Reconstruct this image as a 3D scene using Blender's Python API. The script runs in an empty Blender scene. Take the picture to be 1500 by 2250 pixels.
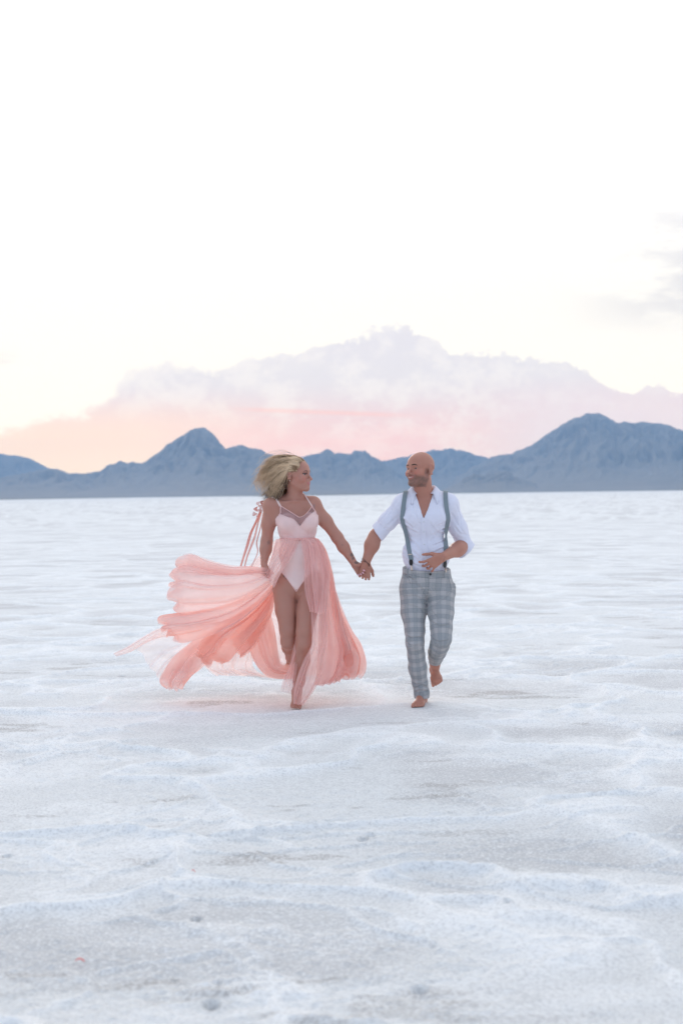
import bpy, math, random
import numpy as np
from mathutils import Matrix, Vector

R = math.radians
SC = bpy.context.scene
COL = SC.collection

# ------------------------------------------------------------------ camera
CAM_Y, CAM_H, FPX = -9.93, 1.50, 3125.0
cam_d = bpy.data.cameras.new('camera')
cam = bpy.data.objects.new('camera', cam_d)
COL.objects.link(cam)
cam_d.sensor_fit = 'VERTICAL'
cam_d.sensor_width, cam_d.sensor_height, cam_d.lens = 24, 36, 50
cam_d.clip_start, cam_d.clip_end = 0.1, 60000
CM = Matrix.Rotation(R(90 - 0.733), 4, 'X') @ Matrix.Rotation(R(-0.764), 4, 'Z')
cam.matrix_world = Matrix.Translation((0, CAM_Y, CAM_H)) @ CM
cam_d.dof.use_dof = True
cam_d.dof.focus_distance = 9.9
cam_d.dof.aperture_fstop = 2.7
SC.camera = cam


def W(px, py, y=0.0):
    """A point of the place seen at photo pixel (px, py), standing at depth y."""
    d = CM.to_3x3() @ Vector(((px - 750) / FPX, -(py - 1125) / FPX, -1))
    t = (y - CAM_Y) / d.y
    return np.array((d.x * t, y, CAM_H + d.z * t))


# ------------------------------------------------------------------ world: bright dusk sky with a band of cloud
SC.view_settings.view_transform = 'Standard'
SC.view_settings.look = 'None'
SC.view_settings.gamma = 1
SC.view_settings.exposure = 0.17
SUN_EL, SUN_AZ = 15.0, -12.0         # azimuth from +Y, clockwise positive


class NT:
    """Small helper for building node trees."""
    def __init__(s, tree):
        s.t = tree; s.n = tree.nodes; s.l = tree.links

    def node(s, typ, ins=None, **kw):
        n = s.n.new(typ)
        for k, v in kw.items():
            setattr(n, k, v)
        for k, v in (ins or {}).items():
            if isinstance(v, bpy.types.NodeSocket):
                s.l.new(v, n.inputs[k])
            else:
                n.inputs[k].default_value = v
        return n

    def m(s, op, a, b=0.0, c=0.0, clamp=False):
        n = s.n.new('ShaderNodeMath'); n.operation = op; n.use_clamp = clamp
        for i, v in enumerate((a, b, c)):
            if isinstance(v, bpy.types.NodeSocket):
                s.l.new(v, n.inputs[i])
            else:
                n.inputs[i].default_value = v
        return n.outputs[0]

    def sm(s, x, lo, hi):
        n = s.node('ShaderNodeMapRange', {0: x, 1: lo, 2: hi}, interpolation_type='SMOOTHERSTEP')
        return n.outputs[0]

    def mix(s, f, a, b, blend='MIX'):
        n = s.n.new('ShaderNodeMix'); n.data_type = 'RGBA'; n.blend_type = blend
        n.clamp_factor = True
        for i, v in ((0, f), (6, a), (7, b)):
            if isinstance(v, bpy.types.NodeSocket):
                s.l.new(v, n.inputs[i])
            else:
                n.inputs[i].default_value = v if i == 0 else (tuple(v) + (1,))[:4]
        return n.outputs[2]

    def noise(s, vec, scale, detail=4, rough=.55, dist=0):
        n = s.node('ShaderNodeTexNoise', {'Vector': vec, 'Scale': scale, 'Detail': detail,
                                          'Roughness': rough, 'Distortion': dist})
        return n.outputs[0]


def srgb(r, g, b):
    f = lambda c: (c / 255 / 12.92) if c <= 10 else ((c / 255 + .055) / 1.055) ** 2.4
    return (f(r), f(g), f(b))


world = bpy.data.worlds.new('World')
SC.world = world
world.use_nodes = True
wt = NT(world.node_tree)
wt.n.clear()
geo = wt.node('ShaderNodeTexCoord')
dirv = geo.outputs['Generated']
sep = wt.node('ShaderNodeSeparateXYZ', {0: dirv})
X_, Y_, Z_ = sep.outputs
elev = wt.m('MULTIPLY', wt.m('ARCSINE', Z_), 57.2958)
azim = wt.m('MULTIPLY', wt.m('ARCTAN2', X_, Y_), 57.2958)
# sky of clear air between the clouds, brightest above the hidden sun, bluer behind the camera
front = wt.sm(Y_, -0.55, 0.65)
base = wt.mix(front, (0.67, 0.79, 0.97), (1.20, 1.19, 1.18))
low = wt.sm(elev, 26.0, 3.0)
warm = wt.m('MULTIPLY', low, front)
base = wt.mix(warm, base, (1.03, 1.00, .965))
# cumulus bank: its upper outline over azimuth, broken up by noise
top = [(-180, 2.0), (-60, 2.5), (-30, 3.0), (-13.7, 3.0), (-11.3, 3.6), (-9.2, 4.1), (-8.3, 5.1), (-7.6, 5.45), (-4.9, 5.45),
       (-4.5, 5.3), (-2.7, 5.9), (-1.0, 5.85), (-0.2, 6.0), (.9, 6.7), (1.7, 6.45), (2.7, 6.8), (3.3, 6.3),
       (3.7, 5.75), (5.4, 5.65), (6.9, 5.45), (7.5, 5.8), (8.1, 5.4), (9.6, 5.1), (10.8, 4.6), (11.1, 4.15),
       (11.6, 4.35), (12.0, 3.95), (12.6, 4.1), (13.6, 4.0), (25, 3.5), (60, 3), (180, 2.0)]
fc = wt.node('ShaderNodeFloatCurve')
cv = fc.mapping.curves[0]
mp = lambda a: (a + 180) / 360
cv.points[0].location = (0, top[0][1] / 10)
cv.points[1].location = (1, top[-1][1] / 10)
for a, e in top[1:-1]:
    cv.points.new(mp(a), e / 10)
for p in cv.points:
    p.handle_type = 'AUTO_CLAMPED'
fc.mapping.update()
wt.l.new(wt.m('MULTIPLY_ADD', azim, 1 / 360, .5), fc.inputs['Value'])
etop = wt.m('MULTIPLY', fc.outputs[0], 10)
bil = wt.noise(wt.node('ShaderNodeMapping', {'Vector': dirv, 'Scale': (1, 1, 1.3)}).outputs[0], 30, 8, .66)
big = wt.noise(wt.node('ShaderNodeMapping', {'Vector': dirv, 'Scale': (1, 1, 2.6)}).outputs[0], 9, 4, .5)
etop = wt.m('ADD', etop, wt.m('MULTIPLY', wt.m('SUBTRACT', bil, .5), 2.6))
under = wt.m('SUBTRACT', etop, elev)
edge_soft = wt.sm(azim, 4.0, -11.0)
mask = wt.sm(under, 0.0, wt.m('MULTIPLY_ADD', edge_soft, .55, .22))
mask = wt.m('MULTIPLY', mask, wt.m('MULTIPLY_ADD', big, .6, .68, clamp=True))
ccol = wt.mix(wt.sm(elev, 2.3, 5.0), srgb(240, 219, 230), srgb(230, 229, 240))
ccol = wt.mix(wt.m('MULTIPLY', wt.sm(bil, .42, .64), .65), ccol, srgb(246, 243, 247))
# warmer towards the left where the sun went down, lilac to the right
ccol = wt.mix(wt.m('MULTIPLY', wt.sm(azim, 2.0, -10.0), wt.sm(elev, 4.6, 2.2)), ccol, srgb(254, 231, 227))
ccol = wt.mix(wt.m('MULTIPLY', wt.sm(azim, 3.0, 10.0), wt.sm(elev, 5.5, 2.0)), ccol, srgb(236, 227, 240))
col = wt.mix(wt.m('MULTIPLY', mask, front), base, ccol)
# rosy glow low over the ridges
strk = wt.noise(wt.node('ShaderNodeMapping', {'Vector': dirv, 'Scale': (1.5, 1.5, 26)}).outputs[0], 5, 3, .5)
pk = wt.m('MULTIPLY', wt.sm(elev, 3.9, 1.6), wt.m('MULTIPLY', wt.sm(azim, -9.0, -3.0), wt.sm(azim, 8.0, 1.0)))
pk = wt.m('MULTIPLY', pk, wt.m('MULTIPLY_ADD', strk, .7, .12))
col = wt.mix(pk, col, srgb(255, 208, 220))
glow = wt.m('MULTIPLY', wt.sm(elev, 2.6, .8), wt.sm(wt.m('ABSOLUTE', wt.m('ADD', azim, 10.2)), 5.5, .5))
col = wt.mix(glow, col, srgb(255, 236, 230))
# thin streak of bright pink under the bank
stz = wt.m('ABSOLUTE', wt.m('SUBTRACT', elev, wt.m('MULTIPLY_ADD', azim, -.05, 3.25)))
stf = wt.m('MULTIPLY', wt.sm(stz, .16, 0.0), wt.m('MULTIPLY', wt.sm(azim, -5.0, -2.5), wt.sm(azim, 4.0, 0.5)))
col = wt.mix(wt.m('MULTIPLY', stf, .45), col, srgb(255, 205, 208))
# faint grey wisps higher up
wis = wt.noise(wt.node('ShaderNodeMapping', {'Vector': dirv, 'Scale': (1, 1, 3.2), 'Location': (3.1, 0, .4)}).outputs[0], 7, 5, .6)
wm = wt.m('MULTIPLY', wt.sm(wis, .44, .60), wt.m('MULTIPLY', wt.m('MULTIPLY', wt.sm(elev, 13, 9), wt.sm(elev, 5.5, 7.5)), wt.sm(azim, 7.0, 14.5)))
col = wt.mix(wt.m('MULTIPLY', wm, .9), col, srgb(232, 231, 236))
wm2 = wt.m('MULTIPLY', wt.sm(wis, .46, .58), wt.m('MULTIPLY', wt.sm(wt.m('ABSOLUTE', wt.m('SUBTRACT', elev, 4.9)), 1.2, .2), wt.sm(azim, -10.5, -12.5)))
col = wt.mix(wt.m('MULTIPLY', wm2, .9), col, srgb(234, 233, 238))
dimlow = wt.m('MULTIPLY', wt.sm(elev, 15, 7), front)
col = wt.mix(dimlow, col, wt.mix(1, col, (.90, .90, .90), 'MULTIPLY'))
# the low sky burns through kilometres of air, so it is really brighter than it looks
HAZE_D, HAZE_TOP = 1.3e-4, 405
path = wt.m('MINIMUM', wt.m('DIVIDE', HAZE_TOP, wt.m('MAXIMUM', wt.m('TANGENT', wt.m('DIVIDE', elev, 57.2958)), .001)), 9900.0)
trans = wt.m('MAXIMUM', wt.m('EXPONENT', wt.m('MULTIPLY', path, -HAZE_D)), .25)
trans = wt.mix(front, (1, 1, 1), wt.node('ShaderNodeCombineColor', {0: trans, 1: trans, 2: trans}).outputs[0])
one_minus = wt.mix(1, (1, 1, 1), trans, 'SUBTRACT')
col = wt.mix(1, col, wt.mix(1, one_minus, (.18, .33, .62), 'MULTIPLY'), 'SUBTRACT')
col = wt.mix(1, col, trans, 'DIVIDE')
bg1 = wt.node('ShaderNodeBackground', {'Color': col, 'Strength': 1.0})
sky = wt.node('ShaderNodeTexSky', sky_type='NISHITA', sun_disc=False, sun_elevation=R(SUN_EL),
              sun_rotation=R(SUN_AZ))
bg2 = wt.node('ShaderNodeBackground', {'Color': sky.outputs[0], 'Strength': 0.05})
mx = wt.node('ShaderNodeMixShader', {0: .04, 1: bg1.outputs[0], 2: bg2.outputs[0]})
wt.node('ShaderNodeOutputWorld', {0: mx.outputs[0]})

sun_d = bpy.data.lights.new('sun', 'SUN')
sun = bpy.data.objects.new('sun', sun_d)
COL.objects.link(sun)
sun_d.energy = 1.0
sun_d.angle = R(16)
sun_d.color = (1, .86, .76)
sun_vec = Vector((math.sin(R(SUN_AZ)) * math.cos(R(SUN_EL)), math.cos(R(SUN_AZ)) * math.cos(R(SUN_EL)), math.sin(R(SUN_EL))))
sun.rotation_euler = sun_vec.to_track_quat('Z', 'Y').to_euler()

cy = SC.cycles
cy.use_denoising = True
cy.max_bounces = 10
cy.transparent_max_bounces = 24
cy.volume_bounces = 1
cy.diffuse_bounces = 4


# ------------------------------------------------------------------ helpers
def mesh(name, verts, faces, mat=None, parent=None, smooth=True):
    """faces: (n,4) or (n,3) int array or a list of tuples"""
    me = bpy.data.meshes.new(name)
    verts = np.asarray(verts, dtype=np.float32)
    if isinstance(faces, np.ndarray):
        k = faces.shape[1]
        me.vertices.add(len(verts)); me.vertices.foreach_set('co', verts.ravel())
        me.loops.add(faces.size); me.loops.foreach_set('vertex_index', faces.ravel().astype(np.int32))
        me.polygons.add(len(faces))
        me.polygons.foreach_set('loop_start', np.arange(0, faces.size, k, dtype=np.int32))
        me.polygons.foreach_set('loop_total', np.full(len(faces), k, dtype=np.int32))
        me.update(calc_edges=True)
    else:
        me.from_pydata([tuple(map(float, v)) for v in verts], [], faces)
        me.update()
    me.polygons.foreach_set('use_smooth', np.full(len(me.polygons), smooth))
    ob = bpy.data.objects.new(name, me)
    COL.objects.link(ob)
    if mat:
        me.materials.append(mat)
    if parent is not None:
        ob.parent = parent
    return ob


def attr(ob, name, vals, typ='FLOAT'):
    a = ob.data.attributes.new(name, typ, 'POINT')
    v = np.asarray(vals, dtype=np.float32)
    if typ == 'FLOAT_COLOR':
        if v.shape[1] == 3:
            v = np.concatenate([v, np.ones((len(v), 1), np.float32)], 1)
        a.data.foreach_set('color', v.ravel())
    elif typ == 'FLOAT_VECTOR':
        a.data.foreach_set('vector', v.ravel())
    else:
        a.data.foreach_set('value', v.ravel())


def tag(o, label=None, cat=None, group=None, kind=None):
    for k, v in (('label', label), ('category', cat), ('group', group), ('kind', kind)):
        if v:
            o[k] = v
    return o


def empty(name, loc):
    o = bpy.data.objects.new(name, None)
    COL.objects.link(o)
    o.location = tuple(map(float, loc))
    o.empty_display_size = .1
    return o


def mat(name, color=None, rough=.7, **kw):
    m = bpy.data.materials.new(name)
    m.use_nodes = True
    t = NT(m.node_tree)
    b = m.node_tree.nodes['Principled BSDF']
    if color:
        b.inputs['Base Color'].default_value = tuple(color) + (1,)
    b.inputs['Roughness'].default_value = rough
    for k, v in kw.items():
        b.inputs[k].default_value = v
    return m, t, b


def _hash(*c):
    h = np.zeros(np.broadcast(*c).shape, dtype=np.uint32)
    for i, a in enumerate(c):
        h ^= (a.astype(np.int64) * [374761393, 668265263, 2147483647 - 95][i] & 0xffffffff).astype(np.uint32)
        h = (h ^ (h >> np.uint32(13))) * np.uint32(1274126177)
    h ^= h >> np.uint32(16)
    return h.astype(np.float64) / 4294967295.0


def vn2(x, y, seed=0):
    x = x + seed * 17.3; y = y + seed * 9.1
    xi, yi = np.floor(x), np.floor(y)
    fx, fy = x - xi, y - yi
    fx = fx * fx * fx * (fx * (fx * 6 - 15) + 10); fy = fy * fy * fy * (fy * (fy * 6 - 15) + 10)
    a = _hash(xi, yi); b = _hash(xi + 1, yi); c = _hash(xi, yi + 1); d = _hash(xi + 1, yi + 1)
    return (a + (b - a) * fx) * (1 - fy) + (c + (d - c) * fx) * fy


def fbm2(x, y, oct=4, seed=0, g=.5):
    s = 0; a = 1; t = 0
    for i in range(oct):
        s = s + a * vn2(x, y, seed + i * 3); t += a; a *= g; x = x * 2.03; y = y * 2.03
    return s / t


def vn3(p, seed=0):
    p = p + seed * 13.7
    i = np.floor(p); f = p - i
    f = f * f * (3 - 2 * f)
    r = 0
    for dx in (0, 1):
        for dy in (0, 1):
            for dz in (0, 1):
                w = (f[:, 0] if dx else 1 - f[:, 0]) * (f[:, 1] if dy else 1 - f[:, 1]) * (f[:, 2] if dz else 1 - f[:, 2])
                r = r + w * _hash(i[:, 0] + dx, i[:, 1] + dy, i[:, 2] + dz)
    return r


def voro(x, y, seed=0):
    xi, yi = np.floor(x), np.floor(y)
    d1 = np.full(x.shape, 9.0); d2 = d1.copy()
    for a in (-1, 0, 1):
        for b in (-1, 0, 1):
            cx = xi + a; cy_ = yi + b
            px = cx + .15 + .7 * _hash(cx + seed, cy_); py = cy_ + .15 + .7 * _hash(cx + 57 + seed, cy_ + 113)
            d = np.hypot(x - px, y - py)
            n = d < d1
            d2 = np.where(n, d1, np.minimum(d2, d)); d1 = np.where(n, d, d1)
    return d2 - d1


def grid_faces(nr, nc):
    i = np.arange(nr - 1)[:, None] * nc + np.arange(nc - 1)[None]
    return np.stack([i, i + 1, i + nc + 1, i + nc], -1).reshape(-1, 4)


def sstep(x, a, b):
    t = np.clip((x - a) / (b - a), 0, 1)
    return t * t * (3 - 2 * t)


# ------------------------------------------------------------------ ground: one salt sheet reaching the mountains
PITS = [(797, 1842, .045), (813, 1835, .04), (812, 1878, .025), (988, 1782, .035), (432, 2018, .04), (475, 2158, .04),
        (466, 2205, .05), (922, 2172, .055), (1117, 1996, .035), (14, 1878, .04), (268, 1484, .06), (1118, 1420, .05),
        (1300, 1440, .06)]


def ground_at(px, py):
    d = CM.to_3x3() @ Vector(((px - 750) / FPX, -(py - 1125) / FPX, -1))
    t = -CAM_H / d.z
    return d.x * t, CAM_Y + d.y * t


def build_ground():
    ds = 2.6 * 1.0027 ** np.arange(0, 1240)
    far = ds[-1] * 1.06 ** np.arange(1, 200)
    far = far[far < 9600]
    near = np.array([-2900, -1500, -700, -300, -120, -50, -20, -8, -2, .6, 1.6])
    d = np.concatenate([near, ds, far])
    w = np.maximum(np.abs(d), 2.6) * .30
    w[:len(near)] = 2.6 * .30
    uc = np.linspace(-1, 1, 460)
    out = 1 * 1.35 ** np.arange(1, 36)
    u = np.concatenate([-out[::-1], uc, out])
    Xg = np.clip(u[None] * w[:, None], -7800 + 0 * u[None], 7800)
    # keep clipped columns distinct
    Xg = np.where(np.abs(Xg) >= 7800, np.sign(Xg) * (7800 + np.abs(u[None]) * 1e-4), Xg)
    Yg = np.repeat((d + CAM_Y)[:, None], len(u), 1)
    dist = np.hypot(Xg, Yg - CAM_Y)
    wx = Xg + 1.5 * (fbm2(Xg * .55, Yg * .55, 3, 1) - .5) * 2
    wy = Yg + 1.5 * (fbm2(Xg * .55, Yg * .55, 3, 5) - .5) * 2
    wx = wx + .16 * (fbm2(Xg * 3.4, Yg * 3.4, 3, 2) - .5) * 2
    wy = wy + .16 * (fbm2(Xg * 3.4, Yg * 3.4, 3, 7) - .5) * 2
    v = voro(wx * .52, wy * .62)
    ridge = (.65 * np.exp(-(v / .05) ** 2) + .45 * np.exp(-(v / .13) ** 2)) * (.45 + .85 * fbm2(Xg * .9, Yg * .9, 2, 8))
    v2 = voro(wx * 1.45 + 9, wy * 1.7 + 3, 3)
    ridge2 = np.exp(-(v2 / .08) ** 2) * sstep(fbm2(Xg * .7, Yg * .7, 3, 11), .45, .65)
    basin = sstep(v, .05, .5)
    lump = fbm2(Xg * 1.2, Yg * 1.2, 5, 21, .55) - .5
    crumb = fbm2(Xg * 8, Yg * 10, 5, 31, .68) - .5
    grain = fbm2(Xg * 34, Yg * 34, 3, 41, .65) - .5
    f1 = 1 / (1 + (dist / 38) ** 2)
    f2 = 1 / (1 + (dist / 22) ** 2)
    f3 = sstep(dist, 15, 5)
    crust = sstep(fbm2(Xg * 1.7, Yg * 1.7, 3, 51), .42, .62)
    Z = (.026 * ridge + .014 * ridge2 - .006 * basin + .013 * lump) * f1 + .015 * crumb * f2 * (.35 + crust) + .009 * grain * f3 * (.35 + crust)
    pit = np.zeros_like(Z)
    for px, py, r in PITS:
        x0, y0 = ground_at(px, py)
        rr = np.hypot((Xg - x0), (Yg - y0) / 1.3) / r
        rr = rr / .5
        pit = np.maximum(pit, np.exp(-(rr * 1.05) ** 2) * .8)
        Z += -.030 * (r / .05) * np.exp(-(rr * 1.15) ** 4) + .003 * np.exp(-((rr - 1.35) / .35) ** 2)
    flat = np.exp(-(np.hypot(Xg - .45, Yg) / .9) ** 2)
    Z = Z * (1 - .6 * flat) - .003
    Z = Z * (dist < 4000)
    wet = basin * sstep(fbm2(Xg * .45, Yg * .8, 4, 61), .40, .62) + .18 * (1 - crust)
    dirt_pits = sstep(fbm2(Xg * 1.5 + 4, Yg * 4.2, 4, 71, .6), .66, .74) * basin
    ob = mesh('ground', np.stack([Xg, Yg, Z], -1).reshape(-1, 3), grid_faces(len(d), len(u)))
    attr(ob, 'ridge', np.clip(1.15 * ridge + .8 * ridge2 + .5 * sstep(fbm2(Xg * 1.3 + 7, Yg * 1.6, 4, 91), .56, .68), 0, 1).ravel() * (.25 + .75 / (1 + (dist.ravel() / 25) ** 2)))
    attr(ob, 'near', (1 / (1 + (dist / 18) ** 2)).ravel())
    shore = sstep(dist + 900 * (fbm2(Xg / 130, Yg / 500, 4, 81) - .5) * 2, 1500, 2300)
    attr(ob, 'shore', shore.ravel())
    attr(ob, 'wet', np.clip(wet, 0, 1).ravel())
    attr(ob, 'dirt_pits', np.maximum(np.clip(dirt_pits, 0, 1) * (1 / (1 + (dist / 40) ** 2)), pit).ravel())  # dirt patches, plus pit cores darkened in the colour so the hollows show
    m, t, b = mat('salt', rough=1)
    A = lambda n: t.node('ShaderNodeAttribute', attribute_name=n).outputs['Fac']
    tc = t.node('ShaderNodeTexCoord').outputs['Object']
    n1 = t.noise(tc, 3.0, 6, .65)
    n2 = t.noise(tc, 75, 4, .75)
    n3 = t.noise(t.node('ShaderNodeMapping', {'Vector': tc, 'Scale': (.18, .55, 1)}).outputs[0], 1, 5, .6)
    c = t.mix(t.m('MULTIPLY', t.m('ADD', A('wet'), t.m('SUBTRACT', n1, .5)), 1.0, clamp=True), (.785, .79, .79), (.72, .715, .715))
    c = t.mix(t.m('MULTIPLY', t.sm(n3, .45, .7), .14), c, (.62, .645, .665))
    c = t.mix(t.m('MULTIPLY', A('ridge'), .95), c, (.93, .935, .94))
    n4 = t.noise(tc, 24, 6, .75)
    c = t.mix(t.m('MULTIPLY', t.sm(n4, .48, .64), .28), c, (.60, .60, .61))
    sp = t.m('MULTIPLY', t.sm(t.m('ADD', n2, t.m('MULTIPLY', A('wet'), .10)), .49, .66), .48)
    c = t.mix(sp, c, (.47, .47, .48))
    c = t.mix(t.m('MULTIPLY', t.sm(n2, .47, .36), .5), c, (.95, .96, .97))
    c = t.mix(A('shore'), c, (.23, .215, .18))
    c = t.mix(t.m('MULTIPLY', A('dirt_pits'), t.m('MULTIPLY_ADD', t.sm(n2, .35, .6), .55, .1)), c, (.38, .355, .34))
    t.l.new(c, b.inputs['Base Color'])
    bm = t.node('ShaderNodeBump', {'Strength': t.m('MULTIPLY', A('near'), .6), 'Distance': .02, 'Height': t.m('ADD', n2, t.m('MULTIPLY', t.noise(tc, 190, 3, .7), .5))})
    t.l.new(bm.outputs[0], b.inputs['Normal'])
    b.inputs['Specular IOR Level'].default_value = .0
    ob.data.materials.append(m)
    tag(ob, kind='structure')
    return ob


build_ground()


# ------------------------------------------------------------------ mountains
def rock_mat(name, c1, c2):
    m, t, b = mat(name, rough=.95)
    tc = t.node('ShaderNodeTexCoord').outputs['Object']
    n1 = t.noise(t.node('ShaderNodeMapping', {'Vector': tc, 'Scale': (.004, .004, .012)}).outputs[0], 1, 8, .65)
    n2 = t.noise(t.node('ShaderNodeMapping', {'Vector': tc, 'Scale': (.02, .02, .02)}).outputs[0], 1, 6, .7)
    g = t.node('ShaderNodeNewGeometry')
    steep = t.sm(t.node('ShaderNodeSeparateXYZ', {0: g.outputs['Normal']}).outputs[2], .95, .6)
    c = t.mix(t.sm(n1, .35, .65), c1, c2)
    c = t.mix(t.m('MULTIPLY', t.sm(n2, .45, .7), .5), c, (.05, .055, .05))
    c = t.mix(t.m('MULTIPLY', t.m('SUBTRACT', 1, steep), .5), c, (.26, .23, .19))
    t.l.new(c, b.inputs['Base Color'])
    return m


ROCK = rock_mat('rock', (.10, .09, .085), (.17, .145, .13))


def mountain(pts, D, front, back, label_kind, seed, rough=1.0, toe=1.7):
    """pts: skyline in photo pixels; D: distance of the crest; the body falls to the salt in front and behind"""
    xs = np.array([p[0] for p in pts], float)
    hs = np.array([W(p[0], p[1], D)[2] for p in pts])
    wxs = np.array([W(p[0], p[1], D)[0] for p in pts])
    n = 420
    x = np.linspace(wxs[0], wxs[-1], n)
    crest = np.interp(x, wxs, hs)
    wpp = D / FPX
    crest = crest + (fbm2(x / (14 * wpp), x * 0 + seed, 4, seed, .6) - .5) * 9 * wpp * rough * sstep(crest, 4 * wpp, 30 * wpp)
    crest = crest + (fbm2(x / (4 * wpp), x * 0 + seed + 5, 3, seed + 1, .6) - .5) * 3.5 * wpp * rough * sstep(crest, 4 * wpp, 30 * wpp)
    crest = np.maximum(crest, 0)
    taper = np.minimum(sstep(x, x[0], x[0] + 60 * wpp), sstep(x, x[-1], x[-1] - 60 * wpp)) if False else 1
    s = np.concatenate([np.linspace(0, 1, 130), 1 + np.linspace(0, 1, 60)[1:]])
    rows = []
    hmax = crest.max()
    for k in s:
        y = D - front * (1 - k) if k <= 1 else D + back * (k - 1)
        fx = x * (y - CAM_Y) / (D - CAM_Y) if k <= 1 else x
        shp = k ** toe if k <= 1 else max(0, 1 - (k - 1)) ** 1.2
        # spurs and gullies running down the front
        wq = fbm2(x / (60 * wpp), x * 0 + k * 4, 3, seed + 4) * 2.2
        sp = 1 - np.abs(fbm2(x / (46 * wpp) + wq, x * 0 + k * 3.4 + wq * .7, 6, seed + 9, .58) * 2 - 1) * 1.7
        body = min(1, k) * (1 - min(1, k) ** 6) if k <= 1 else 0
        # where the crest is high the body starts nearer
        h = crest * shp * (1 + body * (sp - .35) * .75 * rough)
        cap = crest * (y - CAM_Y) / (D - CAM_Y) * (.985 if k < 1 else 1)
        h = np.minimum(h, cap) if k <= 1 else h
        rows.append(np.stack([fx, np.full(n, y), h - (3 if k in (0, 2) else .5)], -1))
    ob = mesh('mountain', np.array(rows).reshape(-1, 3), grid_faces(len(s), n), ROCK)
    tag(ob, kind='structure')
    return ob


mountain([(-700, 1060), (-400, 1020), (-200, 1005), (-60, 998), (0, 997), (50, 1002), (75, 1012), (105, 1027), (150, 1040), (215, 1052), (330, 1075), (420, 1089)],
         9300, 2200, 200, 'far', 3, .6)
mountain([(-600, 1095), (-400, 1072), (-150, 1062), (0, 1050), (50, 1040), (105, 1030), (130, 1031), (155, 1039), (182, 1042), (215, 1034), (240, 1022), (265, 1012),
          (280, 1017), (305, 1017), (325, 1011), (350, 992), (370, 975), (400, 957), (420, 942), (430, 940), (450, 941), (465, 950),
          (480, 968), (495, 984), (505, 981), (535, 978), (555, 986), (575, 987), (585, 995), (600, 998), (640, 1006), (700, 1030), (760, 1062), (820, 1083)],
         6600, 2600, 900, 'left', 5, 1.0)
mountain([(440, 1089), (520, 1040), (580, 1012), (620, 1004), (665, 1002), (700, 997), (712, 990), (720, 984), (735, 996), (750, 995), (772, 997), (777, 990), (802, 991),
          (815, 1002), (835, 1011), (860, 1030), (900, 1050), (960, 1075), (1000, 1083)], 7400, 2600, 500, 'middle', 7, .9)
mountain([(700, 1085), (760, 1050), (800, 1020), (835, 1011), (860, 1010), (895, 1002), (935, 994), (950, 987), (965, 991), (990, 985), (1015, 989), (1050, 1000),
          (1070, 1007), (1110, 1020), (1160, 1045), (1230, 1078)], 8300, 2400, 400, 'mid right', 9, .8)
mountain([(960, 1083), (1000, 1050), (1040, 1025), (1070, 1010), (1095, 998), (1120, 998), (1150, 984), (1175, 972), (1200, 952), (1240, 930), (1262, 918), (1280, 911), (1297, 908),
          (1315, 908), (1330, 914), (1350, 927), (1380, 928), (1415, 927), (1450, 930), (1480, 938), (1500, 947), (1600, 985), (1800, 1030), (2100, 1062), (2300, 1069)],
         6900, 2900, 900, 'right', 11, .8)
mountain([(960, 1082), (1000, 1065), (1020, 1052), (1040, 1041), (1065, 1043), (1090, 1037), (1112, 1035), (1140, 1051), (1190, 1067), (1260, 1078)],
         4900, 900, 500, 'hill', 13, .8, 1.2)

mountain([(-2900, 1080), (-2600, 1030), (-2300, 985), (-2050, 960), (-1800, 1000), (-1500, 975), (-1250, 1010), (-1000, 1000), (-750, 1040), (-480, 1085)],
         7600, 2400, 300, 'side left', 17, .9)
mountain([(2000, 1068), (2250, 1010), (2500, 960), (2750, 925), (3000, 955), (3250, 940), (3500, 985), (3800, 1000), (4100, 1040)],
         7600, 2400, 300, 'side right', 19, .9)


# ------------------------------------------------------------------ haze
def haze():
    x, y0, y1, z0, z1 = 8400, -3600, 9900, -1.5, HAZE_TOP
    v = [(sx * x, y, z) for z in (z0, z1) for y in (y0, y1) for sx in (-1, 1)]
    f = [(0, 2, 3, 1), (4, 5, 7, 6), (0, 1, 5, 4), (2, 6, 7, 3), (0, 4, 6, 2), (1, 3, 7, 5)]
    ob = mesh('haze', v, f, smooth=False)
    m = bpy.data.materials.new('haze_air'); m.use_nodes = True
    t = NT(m.node_tree); t.n.clear()
    pv = t.node('ShaderNodeVolumePrincipled', {'Color': (.29, .49, .78, 1), 'Density': HAZE_D, 'Anisotropy': 0.0})
    t.node('ShaderNodeOutputMaterial', {'Volume': pv.outputs[0]})
    ob.data.materials.append(m)
    tag(ob, kind='stuff')
    return ob


haze()


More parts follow.
